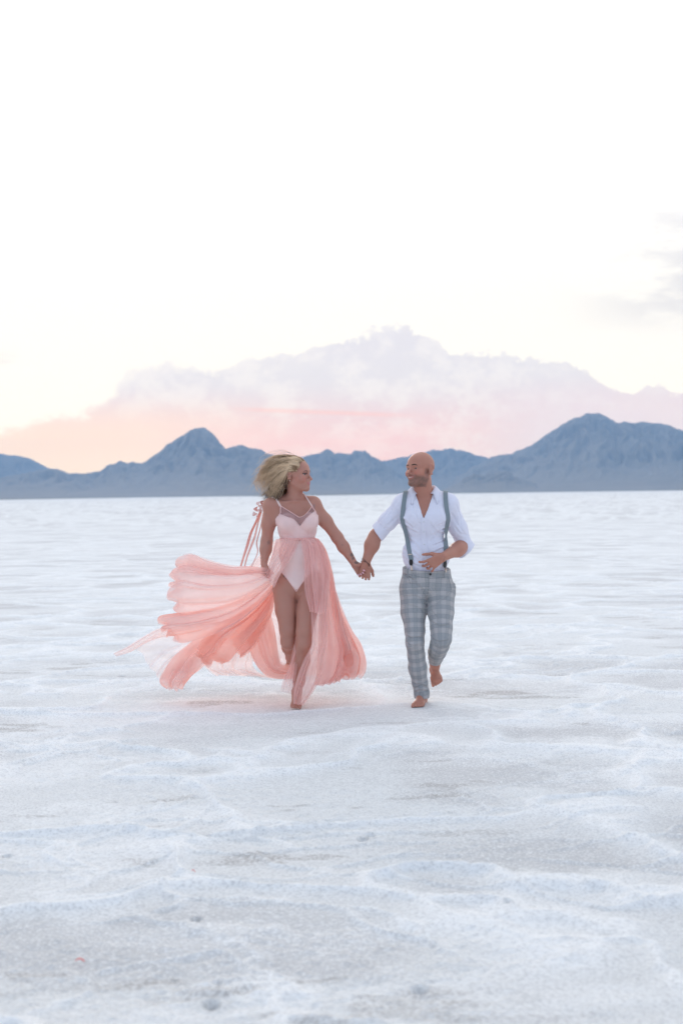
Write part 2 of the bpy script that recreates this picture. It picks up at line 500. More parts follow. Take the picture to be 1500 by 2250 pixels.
# ------------------------------------------------------------------ implicit surfaces: limbs blend into one skin
class Field:
    def __init__(s, lo, hi, h):
        s.lo = np.array(lo, float); s.h = h
        s.n = np.ceil((np.array(hi) - s.lo) / h).astype(int) + 1
        s.ax = [s.lo[i] + h * np.arange(s.n[i]) for i in range(3)]
        s.f = np.full(tuple(s.n), 0.06, np.float32)

    def _sl(s, lo, hi):
        a = np.clip(np.floor((lo - s.lo) / s.h).astype(int), 0, s.n)
        b = np.clip(np.ceil((hi - s.lo) / s.h).astype(int) + 1, 0, s.n)
        sl = tuple(slice(a[i], b[i]) for i in range(3))
        if any(b <= a):
            return sl, None
        X = s.ax[0][sl[0]][:, None, None]; Y = s.ax[1][sl[1]][None, :, None]; Z = s.ax[2][sl[2]][None, None, :]
        return sl, (X, Y, Z)

    def _join(s, sl, d, k):
        o = s.f[sl]
        h = np.clip(.5 + .5 * (o - d) / k, 0, 1)
        s.f[sl] = o * (1 - h) + d * h - k * h * (1 - h)

    def cap(s, a, b, ra, rb=None, k=.02, fl=1.0, ax=(0, 1, 0)):
        """tapered limb; fl squashes its section along ax"""
        rb = ra if rb is None else rb
        a = np.array(a, float); b = np.array(b, float); r = max(ra, rb) * max(1, fl) + .05
        sl, g = s._sl(np.minimum(a, b) - r, np.maximum(a, b) + r)
        if g is None:
            return
        ba = b - a; L = max(1e-9, ba @ ba)
        P = [g[i] - a[i] for i in range(3)]
        t = np.clip((P[0] * ba[0] + P[1] * ba[1] + P[2] * ba[2]) / L, 0, 1)
        Q = [P[i] - t * ba[i] for i in range(3)]
        if fl != 1:
            ax = np.array(ax, float); ax /= np.linalg.norm(ax)
            c = (Q[0] * ax[0] + Q[1] * ax[1] + Q[2] * ax[2]) * (1 / fl - 1)
            Q = [Q[i] + c * ax[i] for i in range(3)]
        d = np.sqrt(Q[0] ** 2 + Q[1] ** 2 + Q[2] ** 2) - (ra + (rb - ra) * t)
        s._join(sl, d, k)

    def chain(s, pts, k=.02, **kw):
        for (a, ra), (b, rb) in zip(pts[:-1], pts[1:]):
            s.cap(a, b, ra, rb, k, **kw)

    def _ell(s, c, r, M, pad):
        c = np.array(c, float); r = np.array(r, float)
        m = r.max() + pad
        sl, g = s._sl(c - m, c + m)
        if g is None:
            return sl, None
        P = [g[i] - c[i] for i in range(3)]
        if M is not None:                       # columns of M are the local axes
            P = [P[0] * M[0, j] + P[1] * M[1, j] + P[2] * M[2, j] for j in range(3)]
        k0 = np.sqrt(sum((P[i] / r[i]) ** 2 for i in range(3)))
        k1 = np.sqrt(sum((P[i] / r[i] ** 2) ** 2 for i in range(3))) + 1e-9
        return sl, np.where(k0 < 1e-4, -r.min(), k0 * (k0 - 1) / k1)

    def ell(s, c, r, k=.02, M=None):
        sl, d = s._ell(c, r, M, .05)
        if d is not None:
            s._join(sl, d, k)

    def cut(s, c, r, k=.01, M=None):
        sl, d = s._ell(c, r, M, .03)
        if d is None:
            return
        o = -s.f[sl]
        h = np.clip(.5 + .5 * (o - d) / k, 0, 1)
        s.f[sl] = -(o * (1 - h) + d * h - k * h * (1 - h))

    def groove(s, pts, r, depth):
        """press a soft crease along a polyline"""
        for a, b in zip(pts[:-1], pts[1:]):
            a = np.array(a, float); b = np.array(b, float)
            sl, g = s._sl(np.minimum(a, b) - 3 * r, np.maximum(a, b) + 3 * r)
            if g is None:
                continue
            ba = b - a; P = [g[i] - a[i] for i in range(3)]
            t = np.clip(sum(P[i] * ba[i] for i in range(3)) / max(1e-9, ba @ ba), 0, 1)
            d2 = sum((P[i] - t * ba[i]) ** 2 for i in range(3))
            s.f[sl] += depth * np.exp(-d2 / r ** 2)

    def clip(s, p, n, c, rad):
        """remove what lies beyond the plane (p, n) within rad of c"""
        c = np.array(c, float); n = np.array(n, float); n /= np.linalg.norm(n)
        sl, g = s._sl(c - rad, c + rad)
        if g is None:
            return
        d = sum((g[i] - p[i]) * n[i] for i in range(3))
        inside = sum((g[i] - c[i]) ** 2 for i in range(3)) < rad * rad
        s.f[sl] = np.where(inside, np.maximum(s.f[sl], d), s.f[sl])

    def sample(s, P):
        q = (np.asarray(P) - s.lo) / s.h
        i = np.clip(np.floor(q).astype(int), 0, s.n - 2); t = np.clip(q - i, 0, 1)
        r = 0
        for a in (0, 1):
            for b in (0, 1):
                for c in (0, 1):
                    w = (t[..., 0] if a else 1 - t[..., 0]) * (t[..., 1] if b else 1 - t[..., 1]) * (t[..., 2] if c else 1 - t[..., 2])
                    r = r + w * s.f[i[..., 0] + a, i[..., 1] + b, i[..., 2] + c]
        return r

    def hit(s, px, py, lift=.003, back=False):
        """point on this surface under photo pixel (px, py), lifted off it"""
        y0, y1 = (s.ax[1][0], s.ax[1][-1]) if not back else (s.ax[1][-1], s.ax[1][0])
        a = W(px, py, y0); b = W(px, py, y1)
        t = np.linspace(0, 1, 400)
        P = a + (b - a) * t[:, None]
        v = s.sample(P)
        w = np.where(v < 0)[0]
        j = w[0] if len(w) else int(np.argmin(v))
        if len(w) and j > 0:
            u = v[j - 1] / (v[j - 1] - v[j] + 1e-9); p = P[j - 1] + (P[j] - P[j - 1]) * u
        else:
            p = P[j]
        n = s.grad(p)
        return p + n * lift, n

    def grad(s, p):
        e = s.h
        g = np.array([s.sample(p + np.eye(3)[i] * e) - s.sample(p - np.eye(3)[i] * e) for i in range(3)])
        return g / (np.linalg.norm(g) + 1e-9)

    def mesh(s, relax=2):
        f = s.f; h = s.h
        S = f < 0
        nx, ny, nz = f.shape
        c = np.zeros((nx - 1, ny - 1, nz - 1), np.uint8)
        for a in (0, 1):
            for b in (0, 1):
                for d in (0, 1):
                    c += S[a:nx - 1 + a, b:ny - 1 + b, d:nz - 1 + d]
        act = (c > 0) & (c < 8)
        I, J, K = np.where(act)
        idx = np.full(act.shape, -1, np.int32); idx[I, J, K] = np.arange(len(I))
        cor = {(a, b, d): f[I + a, J + b, K + d] for a in (0, 1) for b in (0, 1) for d in (0, 1)}
        acc = np.zeros((len(I), 3)); cnt = np.zeros(len(I))
        for p in cor:
            for ax in range(3):
                if p[ax] == 0:
                    q = list(p); q[ax] = 1; q = tuple(q)
                    u, v = cor[p], cor[q]
                    m = (u < 0) != (v < 0)
                    t = np.where(m, u / np.where(m, u - v, 1), 0)
                    pos = np.array(p, float)[None].repeat(len(I), 0); pos[:, ax] += t
                    acc += pos * m[:, None]; cnt += m
        V = (np.stack([I, J, K], 1) + acc / cnt[:, None]) * h + s.lo
        quads = []
        for ax in range(3):
            sh = [slice(1, n - 1) for n in f.shape]
            lo = list(sh); hi = list(sh)
            lo[ax] = slice(0, f.shape[ax] - 1); hi[ax] = slice(1, f.shape[ax])
            m = S[tuple(lo)] != S[tuple(hi)]
            ii = np.array(np.where(m)).T
            off = np.array([1, 1, 1]); off[ax] = 0
            ii = ii + off
            b, cx = [(1, 2), (2, 0), (0, 1)][ax]
            def at(db, dc):
                q = ii.copy(); q[:, b] -= db; q[:, cx] -= dc
                return idx[q[:, 0], q[:, 1], q[:, 2]]
            Q = np.stack([at(1, 1), at(0, 1), at(0, 0), at(1, 0)], 1)
            fl = ~S[ii[:, 0], ii[:, 1], ii[:, 2]]
            Q = np.where(fl[:, None], Q, Q[:, ::-1])
            quads.append(Q)
        Q = np.concatenate(quads)
        Q = Q[(Q >= 0).all(1)]
        e = np.concatenate([Q[:, [0, 1]], Q[:, [1, 2]], Q[:, [2, 3]], Q[:, [3, 0]]])
        e = np.concatenate([e, e[:, ::-1]])
        deg = np.bincount(e[:, 0], minlength=len(V))[:, None] + 1e-9
        for _ in range(relax):
            A = np.stack([np.bincount(e[:, 0], V[e[:, 1], i], minlength=len(V)) for i in range(3)], 1) / deg
            V = V * .5 + A * .5
        return V, Q


def keep_faces(V, Q, keep):
    Q = Q[keep[Q].all(1)]
    used = np.unique(Q)
    re = np.full(len(V), -1, np.int64); re[used] = np.arange(len(used))
    return V[used], re[Q]


def unit(v):
    v = np.array(v, float)
    return v / (np.linalg.norm(v) + 1e-12)


def spline(pts, n):
    """Catmull-Rom through points, any dimension"""
    P = np.array(pts, float)
    if len(P) == 2:
        t = np.linspace(0, 1, n)[:, None]
        return P[0] * (1 - t) + P[1] * t
    P = np.concatenate([[2 * P[0] - P[1]], P, [2 * P[-1] - P[-2]]])
    m = len(P) - 3
    t = np.linspace(0, m, n); i = np.minimum(t.astype(int), m - 1); u = (t - i)[:, None]
    a, b, c, d = P[i], P[i + 1], P[i + 2], P[i + 3]
    return .5 * (2 * b + (c - a) * u + (2 * a - 5 * b + 4 * c - d) * u ** 2 + (3 * b - a - 3 * c + d) * u ** 3)


def tube(pts, r, seg=8, close=True):
    P = np.array(pts, float); n = len(P)
    r = np.broadcast_to(np.asarray(r, float), (n,))
    T = np.gradient(P, axis=0); T /= np.linalg.norm(T, axis=1)[:, None] + 1e-12
    up = np.array([.3, .2, .93])
    V = []
    A = np.cross(T, up); A /= np.linalg.norm(A, axis=1)[:, None] + 1e-9
    B = np.cross(T, A)
    for k in range(seg):
        a = 2 * math.pi * k / seg
        V.append(P + r[:, None] * (math.cos(a) * A + math.sin(a) * B))
    V = np.stack(V, 1).reshape(-1, 3)
    F = []
    for i in range(n - 1):
        for k in range(seg):
            F.append((i * seg + k, i * seg + (k + 1) % seg, (i + 1) * seg + (k + 1) % seg, (i + 1) * seg + k))
    if close:
        F.append(tuple(range(seg))[::-1]); F.append(tuple((n - 1) * seg + k for k in range(seg)))
    return V, F


def ribbon(P, N, width, thick=.002):
    """strip along P lying across normals N, with real thickness"""
    P = np.array(P); N = np.array(N)
    T = np.gradient(P, axis=0); T /= np.linalg.norm(T, axis=1)[:, None] + 1e-12
    S = np.cross(T, N); S /= np.linalg.norm(S, axis=1)[:, None] + 1e-12
    w = np.broadcast_to(np.asarray(width, float), (len(P),))[:, None] / 2
    V = np.stack([P - S * w, P + S * w, P + S * w + N * thick, P - S * w + N * thick], 1).reshape(-1, 3)
    F = []
    for i in range(len(P) - 1):
        for k in range(4):
            F.append((i * 4 + k, i * 4 + (k + 1) % 4, i * 4 + 4 + (k + 1) % 4, i * 4 + 4 + k))
    F += [(3, 2, 1, 0), tuple((len(P) - 1) * 4 + k for k in range(4))]
    return V, F


def merge(parts):
    V = []; F = []; o = 0
    for v, f in parts:
        V.append(np.asarray(v)); F += [tuple(int(i) + o for i in q) for q in f]; o += len(v)
    return np.concatenate(V), F


def blob(c, r, M=None, n=12):
    """small ellipsoid as verts/faces"""
    V = []; F = []
    for i in range(n + 1):
        th = math.pi * i / n
        for j in range(n * 2):
            ph = math.pi * j / n
            V.append((math.sin(th) * math.cos(ph), math.sin(th) * math.sin(ph), math.cos(th)))
    V = np.array(V) * np.array(r)
    if M is not None:
        V = V @ np.array(M).T
    for i in range(n):
        for j in range(n * 2):
            F.append((i * 2 * n + j, (i + 1) * 2 * n + j, (i + 1) * 2 * n + (j + 1) % (2 * n), i * 2 * n + (j + 1) % (2 * n)))
    return V + np.array(c), F


class Frame:
    """local axes: left (of the person), forward, up"""
    def __init__(s, o, yaw, pitch=0, roll=0):
        M = Matrix.Rotation(R(yaw), 3, 'Z') @ Matrix.Rotation(R(pitch), 3, 'X') @ Matrix.Rotation(R(roll), 3, 'Y')
        # yaw 0 faces the camera (-Y); left is +X
        s.M = np.array(M) @ np.array([[1, 0, 0], [0, -1, 0], [0, 0, 1]]).T
        s.o = np.array(o, float)

    def __call__(s, l, f, u):
        return s.o + s.M @ np.array((l, f, u), float)

    def inv(s, P):
        return (P - s.o) @ s.M


def head(F, H, sc=1.0, male=True, neck=None, nr=.06):
    """cranium, jaw, brow, nose, lips, ears, eye sockets on the field"""
    e = lambda c, r, k=.02: F.ell(H(*[x * sc for x in c]), [x * sc for x in r], k, H.M)
    cp = lambda a, b, ra, rb=None, k=.01: F.cap(H(*[x * sc for x in a]), H(*[x * sc for x in b]), ra * sc, (ra if rb is None else rb) * sc, k)
    e((0, -.020, .032), (.077, .098, .088))
    e((0, .034, .030), (.062, .060, .062), .03)
    e((0, .030, -.035), (.058, .060, .080), .03)
    es = 1.0 if male else .80
    for s in (-1, 1):
        cp((s * .052, -.005, -.055), (s * .020, .070, -.098), .020 if male else .015, .018 if male else .014, .03)
        e((s * .042, .062, -.032), (.026, .026, .026), .02)          # cheekbone
        cp((s * .048, .068, .020), (s * .012, .086, .019), .011 if male else .008, None, .016)
        F.cut(H(s * .032 * sc, .099 * sc, -.000 * sc), [.019 * sc, .017 * sc, .010 * sc], .012, H.M)
        cp((s * .016, .079, .0075), (s * .047, .066, .0055), .0062, .0045, .005)   # upper lid
        cp((s * .018, .079, -.0085), (s * .045, .068, -.0075), .0055, .004, .005)
        cp((s * .011, .102, -.038), (s * .013, .096, -.037), .009 if male else .007, None, .006)
        # ear with a rolled rim
        er = [H(s * .073 * sc, (-.004 + .020 * es * math.cos(a) - .018) * sc, (-.004 + .033 * es * math.sin(a)) * sc) + H.M @ np.array((s * (.010 - .005 * math.cos(a)), 0, 0)) * sc for a in np.linspace(-1.9, 3.0, 9)]
        for a, b in zip(er[:-1], er[1:]):
            F.cap(a, b, .0055 * sc, .0055 * sc, .005)
        e((s * .080, -.019, -.004), (.008 * es, .018 * es, .029 * es), .008)
        e((s * .078, -.008, -.004 - .030 * es), (.006 * es, .009 * es, .011 * es), .006)
        F.cut(H(s * .091 * sc, -.014 * sc, -.004 * sc), [.009 * sc, .010 * sc, .014 * sc], .005, H.M)
    e((0, .078, -.099), (.024 if male else .017, .022, .019), .02)   # chin
    cp((0, .090, .008), (0, .112, -.028), .0075, .0105 if male else .0078, .010)
    e((0, .115, -.034), (.012 if male else .009, .012, .0095), .008)
    e((0, .082, -.060), (.032, .018, .026), .015)                    # muzzle
    for s in (-1, 1):
        cp((0, .0985, -.059), (s * .023, .086, -.053), .0050, .003, .004)
        cp((0, .0985, -.069), (s * .019, .087, -.059), .0058, .004, .004)
    if neck is not None:
        F.cap(H(0, -.030 * sc, -.075 * sc), neck, nr, nr * 1.05, .035)
        F.cap(H(0, .012 * sc, -.085 * sc), neck, nr * .62, nr * .7, .03)


def finger(F, base, d0, n, lens, bends, r, k=.004):
    """base, direction, curl axis normal n (palm side); returns tip and last direction"""
    p = np.array(base, float); d = unit(d0); n = unit(np.array(n) - d * (np.array(n) @ d))
    for i, (L, a) in enumerate(zip(lens, bends)):
        a = R(a)
        d, n = d * math.cos(a) + n * math.sin(a), n * math.cos(a) - d * math.sin(a)
        q = p + d * L
        F.cap(p, q, r * (1 - .1 * i), r * (1 - .1 * (i + 1)), k)
        p = q
    return p, d, n


def hand(F, wrist, A, S, N, curls, spread=(8, 2, -5, -13), sc=1.0, thumb=(30, 25), thumb_out=.9, wr=.030):
    """A: wrist to knuckles; S: towards the thumb; N: palm side. curls: three bends for each of index..little"""
    A = unit(A); S = unit(np.array(S) - A * (np.array(S) @ A)); N = unit(np.array(N) - A * (np.array(N) @ A) - S * (np.array(N) @ S))
    off = (.030, .010, -.010, -.028); ln = (.088, .091, .086, .078)
    rr = (.0090, .0092, .0088, .0078)
    fl = ((.042, .025, .020), (.046, .029, .021), (.042, .027, .021), (.033, .020, .018))
    kn = []
    for i in range(4):
        q = wrist + (A * ln[i] + S * off[i]) * sc - N * .004 * sc
        F.cap(wrist + S * off[i] * .55 * sc + A * .008 * sc, q, .0145 * sc, .0110 * sc, .012)
        a = R(spread[i])
        tip = finger(F, q, A * math.cos(a) + S * math.sin(a), N, [l * sc for l in fl[i]], curls[i], rr[i] * sc)
        kn.append((q, tip))
    b = wrist + (A * .022 + S * .024 + N * .008) * sc
    m = b + unit(A * .75 + S * thumb_out + N * .35) * .040 * sc
    F.cap(b, m, .0165 * sc, .0125 * sc, .014)
    t = finger(F, m, unit(A * 1.0 + S * thumb_out * .55 + N * .2), N, (.032 * sc, .026 * sc), thumb, .0105 * sc, .006)
    return kn, t


def foot(F, ankle, heel, ball, toe_dir, up, sc=1.0, side=1, r=.036):
    """side +1: big toe on the -S side"""
    ankle, heel, ball = (np.array(v, float) for v in (ankle, heel, ball))
    T = unit(toe_dir); U = unit(up); S = np.cross(T, U)
    F.cap(ankle, heel, r * .95, .028 * sc, .03)
    F.cap(ankle, ball, r * .85, .020 * sc, .02)
    for o in (-.024, 0, .022):
        F.cap(heel, ball + S * o * sc, .026 * sc, .019 * sc, .02)
    for i in range(5):
        o = (-.034, -.012, .006, .021, .034)[i] * side * sc
        L = (.048, .046, .040, .033, .026)[i] * sc; rr = (.0125, .0092, .0088, .0084, .0080)[i] * sc
        b = ball + S * o - U * .004
        m = b + T * L * .6 + U * .003; e = b + T * L - U * .004
        F.cap(b - T * .012, m, rr * 1.05, rr, .006); F.cap(m, e, rr, rr * .95, .004)


# ------------------------------------------------------------------ materials of the people
def skin_mat(name, rough=.5):
    m, t, b = mat(name, rough=rough)
    a = t.node('ShaderNodeAttribute', attribute_name='pigment').outputs['Color']
    tc = t.node('ShaderNodeTexCoord').outputs['Object']
    n = t.noise(tc, 26, 5, .6); n2 = t.noise(tc, 160, 3, .6)
    c = t.mix(t.m('MULTIPLY', t.sm(n, .4, .7), .16), a, (.55, .20, .15), 'MIX')
    c = t.mix(t.m('MULTIPLY', t.sm(n2, .45, .7), .10), c, (.30, .13, .09))
    t.l.new(c, b.inputs['Base Color'])
    b.inputs['Subsurface Weight'].default_value = .12
    b.inputs['Subsurface Radius'].default_value = (1, .35, .2)
    b.inputs['Subsurface Scale'].default_value = .006
    b.inputs['Specular IOR Level'].default_value = .4
    bm = t.node('ShaderNodeBump', {'Strength': .25, 'Distance': .002, 'Height': n2})
    t.l.new(bm.outputs[0], b.inputs['Normal'])
    return m


def cloth_mat(name, color, scale=700, rough=.85, wr=.0, sheen=.15, trans=0):
    m, t, b = mat(name, color, rough)
    tc = t.node('ShaderNodeTexCoord').outputs['Object']
    n = t.noise(tc, scale, 2, .5)
    h = n
    if wr:
        w = t.noise(t.node('ShaderNodeMapping', {'Vector': tc, 'Scale': (1, 1, .8), 'Rotation': (0, .6, .3)}).outputs[0], 16, 4, .5, 1.2)
        h = t.m('ADD', t.m('MULTIPLY', n, .05), t.m('MULTIPLY', w, wr))
    bm = t.node('ShaderNodeBump', {'Strength': .6, 'Distance': .01 if wr else .001, 'Height': h})
    t.l.new(bm.outputs[0], b.inputs['Normal'])
    b.inputs['Sheen Weight'].default_value = sheen
    b.inputs['Specular IOR Level'].default_value = .2
    return m


MSKIN = skin_mat('tanned_skin')
SHIRT = cloth_mat('white_cotton', (.74, .73, .83), 500, wr=.5)
SUSP = cloth_mat('grey_webbing', (.215, .255, .28), 900)
BLACK, _, _ = mat('black_leather', (.012, .012, .014), .45)
METAL, _, _ = mat('worn_brass', (.72, .60, .50), .35, Metallic=.8)
CORD, _, _ = mat('brown_cord', (.09, .045, .035), .8)
EYEW, _, _ = mat('eye_white', (.36, .31, .29), .3)
IRIS, _, _ = mat('iris_dark', (.035, .022, .018), .15)
TEETH, _, _ = mat('teeth', (.55, .50, .46), .3)
BUTTON, _, _ = mat('pearl_button', (.62, .62, .66), .3)
NAIL, _, _ = mat('pink_nail', (.86, .50, .60), .2)
TOENAIL, _, _ = mat('red_nail', (.55, .16, .16), .25)
BROW, _, _ = mat('brow_hair', (.05, .032, .025), .9)


def plaid_mat():
    m, t, b = mat('plaid_wool', rough=.9)
    uv = t.node('ShaderNodeAttribute', attribute_name='weave').outputs['Vector']
    u, v, _ = t.node('ShaderNodeSeparateXYZ', {0: uv}).outputs

    def band(x, off):
        f = t.m('FRACT', t.m('ADD', t.m('DIVIDE', x, .066), off))
        wide = t.m('MULTIPLY', t.sm(f, .02, .06), t.sm(f, .50, .46))
        thin = t.m('MULTIPLY', t.sm(f, .72, .735), t.sm(f, .775, .76))
        e1 = t.m('MULTIPLY', t.sm(f, .01, .03), t.sm(f, .065, .045))
        e2 = t.m('MULTIPLY', t.sm(f, .455, .47), t.sm(f, .51, .49))
        return wide, thin, t.m('MAXIMUM', e1, e2)
    wu, tu, eu = band(u, .25); wv, tv, ev = band(v, .1)
    c = t.mix(t.m('MULTIPLY', wu, .55), (.43, .41, .41), (.275, .285, .295))
    c = t.mix(t.m('MULTIPLY', wv, .62), c, (.25, .27, .285))
    c = t.mix(t.m('MULTIPLY', t.m('MAXIMUM', eu, ev), .40), c, (.10, .13, .15))
    c = t.mix(t.m('MULTIPLY', t.m('MAXIMUM', tu, tv), .28), c, (.56, .52, .54))
    tc = t.node('ShaderNodeTexCoord').outputs['Object']
    n = t.noise(tc, 420, 3, .6)
    c = t.mix(t.m('MULTIPLY', t.sm(n, .4, .65), .22), c, (.50, .49, .50))
    t.l.new(c, b.inputs['Base Color'])
    w = t.noise(tc, 14, 4, .5, 1.0)
    bm = t.node('ShaderNodeBump', {'Strength': .5, 'Distance': .01, 'Height': t.m('ADD', t.m('MULTIPLY', w, .5), t.m('MULTIPLY', n, .05))})
    t.l.new(bm.outputs[0], b.inputs['Normal'])
    b.inputs['Specular IOR Level'].default_value = .15
    return m


PLAID = plaid_mat()


def eyes(parent, H, sc, iris_dir):
    """two eyeballs, each with its iris"""
    for s in (-1, 1):
        c = H(s * .0315 * sc, .0725 * sc, 0)
        v, f = blob(c, [.0120 * sc] * 3)
        e = mesh('eye', v, f, EYEW, parent)
        d = unit(H.M @ np.array(iris_dir))
        Mx = np.stack([unit(np.cross(d, (0, 0, 1))), unit(np.cross(np.cross(d, (0, 0, 1)), d)), d], 1)
        v, f = blob(c + d * .0096 * sc, [.0056 * sc, .0056 * sc, .0034 * sc], Mx)
        mesh('iris', v, f, IRIS, e)


def brows(parent, H, sc, thick, F):
    for s in (-1, 1):
        P = []
        for k, (l, u) in enumerate(((.013, .0215), (.024, .0245), (.036, .0250), (.049, .018))):
            q = H(s * l * sc, .13 * sc, u * sc); d = H.M @ np.array((0, -1, 0)) 
            for _ in range(120):
                if F.sample(q) < 0:
                    break
                q = q + d * .001
            P.append(q + 0 * d)
        P = spline(P, 12)
        v, f = tube(P, np.array([.6, .9, 1, 1, 1, 1, .95, .9, .8, .65, .45, .2]) * thick)
        mesh('eyebrow', v, f, BROW, parent)


# ================================================================== the man
MY = .10
def Mp(px, py, dy=0.0):
    return W(px, py, MY + dy)


mJ = dict(pel=Mp(937, 1283), wst=Mp(936, 1218, .0), chs=Mp(933, 1146, .0), nck=Mp(931, 1094, .015),
          shR=Mp(884, 1108), elR=Mp(824, 1177, .03), wrR=Mp(803, 1237, -.055),
          shL=Mp(986, 1108), elL=Mp(1021, 1199, .07), wrL=Mp(972, 1224, -.18),
          hpR=Mp(909, 1296), knR=Mp(912, 1412, -.09), anR=Mp(925, 1529, .07),
          hpL=Mp(967, 1296), knL=Mp(969, 1403, -.15), anL=Mp(955, 1459, .25))
mH = Frame(Mp(922, 1031.5, -.03), -44, -4, -3)
M_LO = (W(765, 1290, MY)[0], MY - .42, -.035)
M_HI = (W(1052, 1290, MY)[0], MY + .48, 1.84)


def man_torso(F, o, full=True):
    J = mJ
    F.ell(J['pel'], (.164 + o, .105 + o, .120 + o), .04)
    F.ell(J['wst'], (.165 + o, .104 + o, .16), .05)
    F.ell(J['chs'] + (0, 0, .005), (.166 + o, .112 + o, .150), .05)
    F.cap(J['shR'] + (.02, 0, 0), J['shL'] - (.02, 0, 0), .062 + o, None, .05)
    for s, a in ((-1, 'shR'), (1, 'shL')):
        F.ell(J['chs'] + (s * .078, -.068, .035), (.085 + o, .055 + o, .066 + o), .04)
        F.ell(J['chs'] + (s * .10, .05, .05), (.075 + o, .06 + o, .10), .05)
        F.cap(J['nck'] + (s * .02, .02, .035), J[a] + (-s * .015, .01, .035), .045 + o * .6, .036 + o, .04)


def man_arm(F, s, o, cut=None):
    sh, el, wr = mJ['sh' + s], mJ['el' + s], mJ['wr' + s]
    F.ell(sh + (0, 0, -.005), (.060 + o, .062 + o, .064 + o), .04)
    F.cap(sh, sh * .45 + el * .55, .053 + o, .055 + o, .03)
    F.cap(sh * .45 + el * .55, el, .055 + o, .047 + o, .03)
    if cut is None:
        F.ell(el * .72 + wr * .28, (.047, .047, .049), .04)
        F.cap(el, el * .62 + wr * .38, .042, .046, .03)
        F.cap(el * .62 + wr * .38, wr, .045, .030, .03, fl=.9)


def build_man_body():
    F = Field(M_LO, M_HI, .004)
    man_torso(F, -.012)
    for s in 'RL':
        man_arm(F, s, -.008)
    J = mJ
    for s in 'RL':
        F.cap(J['hp' + s], J['kn' + s], .066, .046, .03)
        F.cap(J['kn' + s], J['kn' + s] * .6 + J['an' + s] * .4 + (0, .012 if s == 'R' else -.0, 0), .043, .043, .03)
        F.cap(J['kn' + s] * .6 + J['an' + s] * .4, J['an' + s], .043, .031, .03)
    # standing foot, then the lifted one with its toes hanging
    a = J['anR']
    foot(F, (a[0], a[1], .085), (a[0] + .012, a[1] + .045, .024), (a[0] - .026, a[1] - .118, .016), (-.22, -1, -.06), (0, 0, 1), 1.0, -1, .037)
    a = J['anL']
    foot(F, a, a + (-.004, .045, -.045), a + (.010, -.005, -.105), (.10, -.10, -.62), (0, -1, .0), .98, -1, .034)
    # hands
    w = J['wrL']
    A = unit((-.80, -.05, -.46)); S = unit((-.42, -.15, .86)); N = (0.05, 1, 0)
    kn, th = hand(F, w, A, S, N, ((24, 34, 20), (36, 40, 24), (40, 42, 26), (32, 36, 24)), spread=(10, -8, -24, -44), thumb=(6, 10), thumb_out=.75, sc=1.08)
    w2 = J['wrR']
    hand(F, w2, (-.10, .02, -1), (1, 0, -.1), (0, 1, 0), ((62, 78, 40), (66, 80, 42), (66, 80, 42), (62, 78, 40)), spread=(6, 2, -3, -8), thumb=(24, 30), thumb_out=.6, sc=1.06)
    head(F, mH, 1.04, True, J['nck'], .060)
    # smile: corner creases
    V, Q = F.mesh(2)
    L = mH.inv(V) / 1.02
    base = np.tile(np.array((.45, .200, .142)), (len(V), 1))
    l, f, u = L.T
    al = np.abs(l)
    n = vn3(V * 90)
    near = (np.linalg.norm(L, axis=1) < .17)
    # beard: jaw, chin, moustache and sideburn
    beard = near & (f > -.005 - .02 * (u < -.03)) & ((u < -.045 + .0 * al) | ((al > .058) & (u < .005) & (f < .03) & (f > -.01)) | ((u < -.040) & (al < .03) & (f > .07)))
    b1 = sstep(-.040 - .35 * np.maximum(0, .045 - al) * 0, u, u + 0) if False else beard.astype(float)
    cheek = sstep(u + .25 * (al - .03), -.030, -.058) * sstep(f, -.020, .004) * near * (u > -.125)
    side = sstep(al, .052, .062) * sstep(u, .012, -.010) * sstep(f, -.010, .002) * sstep(f, .034, .016) * near * .7
    stache = sstep(u, -.040, -.046) * sstep(u, -.060, -.054) * sstep(al, .034, .024) * (f > .06) * near
    bw = np.clip(np.maximum(np.maximum(cheek, side), stache), 0, 1) * (.48 + .38 * n)
    lm = np.abs(u + .065 - al * .25) < .011 * np.sqrt(np.clip(1 - (al / .026) ** 2, 0, 1))
    lips = near & (f > .07) & lm
    bw = np.where(lips, 0, bw)
    col = base * (1 - bw[:, None]) + np.array((.115, .078, .062)) * bw[:, None]
    col = np.where(lips[:, None], np.array((.40, .14, .12)), col)
    red = np.exp(-((al - .045) / .02) ** 2 - ((u + .03) / .02) ** 2) * (f > .03) * near
    col = col + red[:, None] * np.array((.05, -.02, -.015))
    ob = mesh('body', V, Q, MSKIN, man)
    attr(ob, 'pigment', np.clip(col, .01, 1), 'FLOAT_COLOR')
    # ears pinker
    return F, ob, kn


man = empty('person', (0, 0, 0)); man['base'] = (float(W(920, 1557, MY)[0]), MY, 0.0)
tag(man, 'bald bearded man in white shirt and plaid trousers running barefoot on the salt', 'person')


def child(o, parent):
    """parent while keeping world coordinates baked in the mesh"""
    o.parent = parent
    o.matrix_parent_inverse = Matrix.Translation(-Vector(parent.location)) if parent.parent is None else Matrix.Identity(4)
    return o


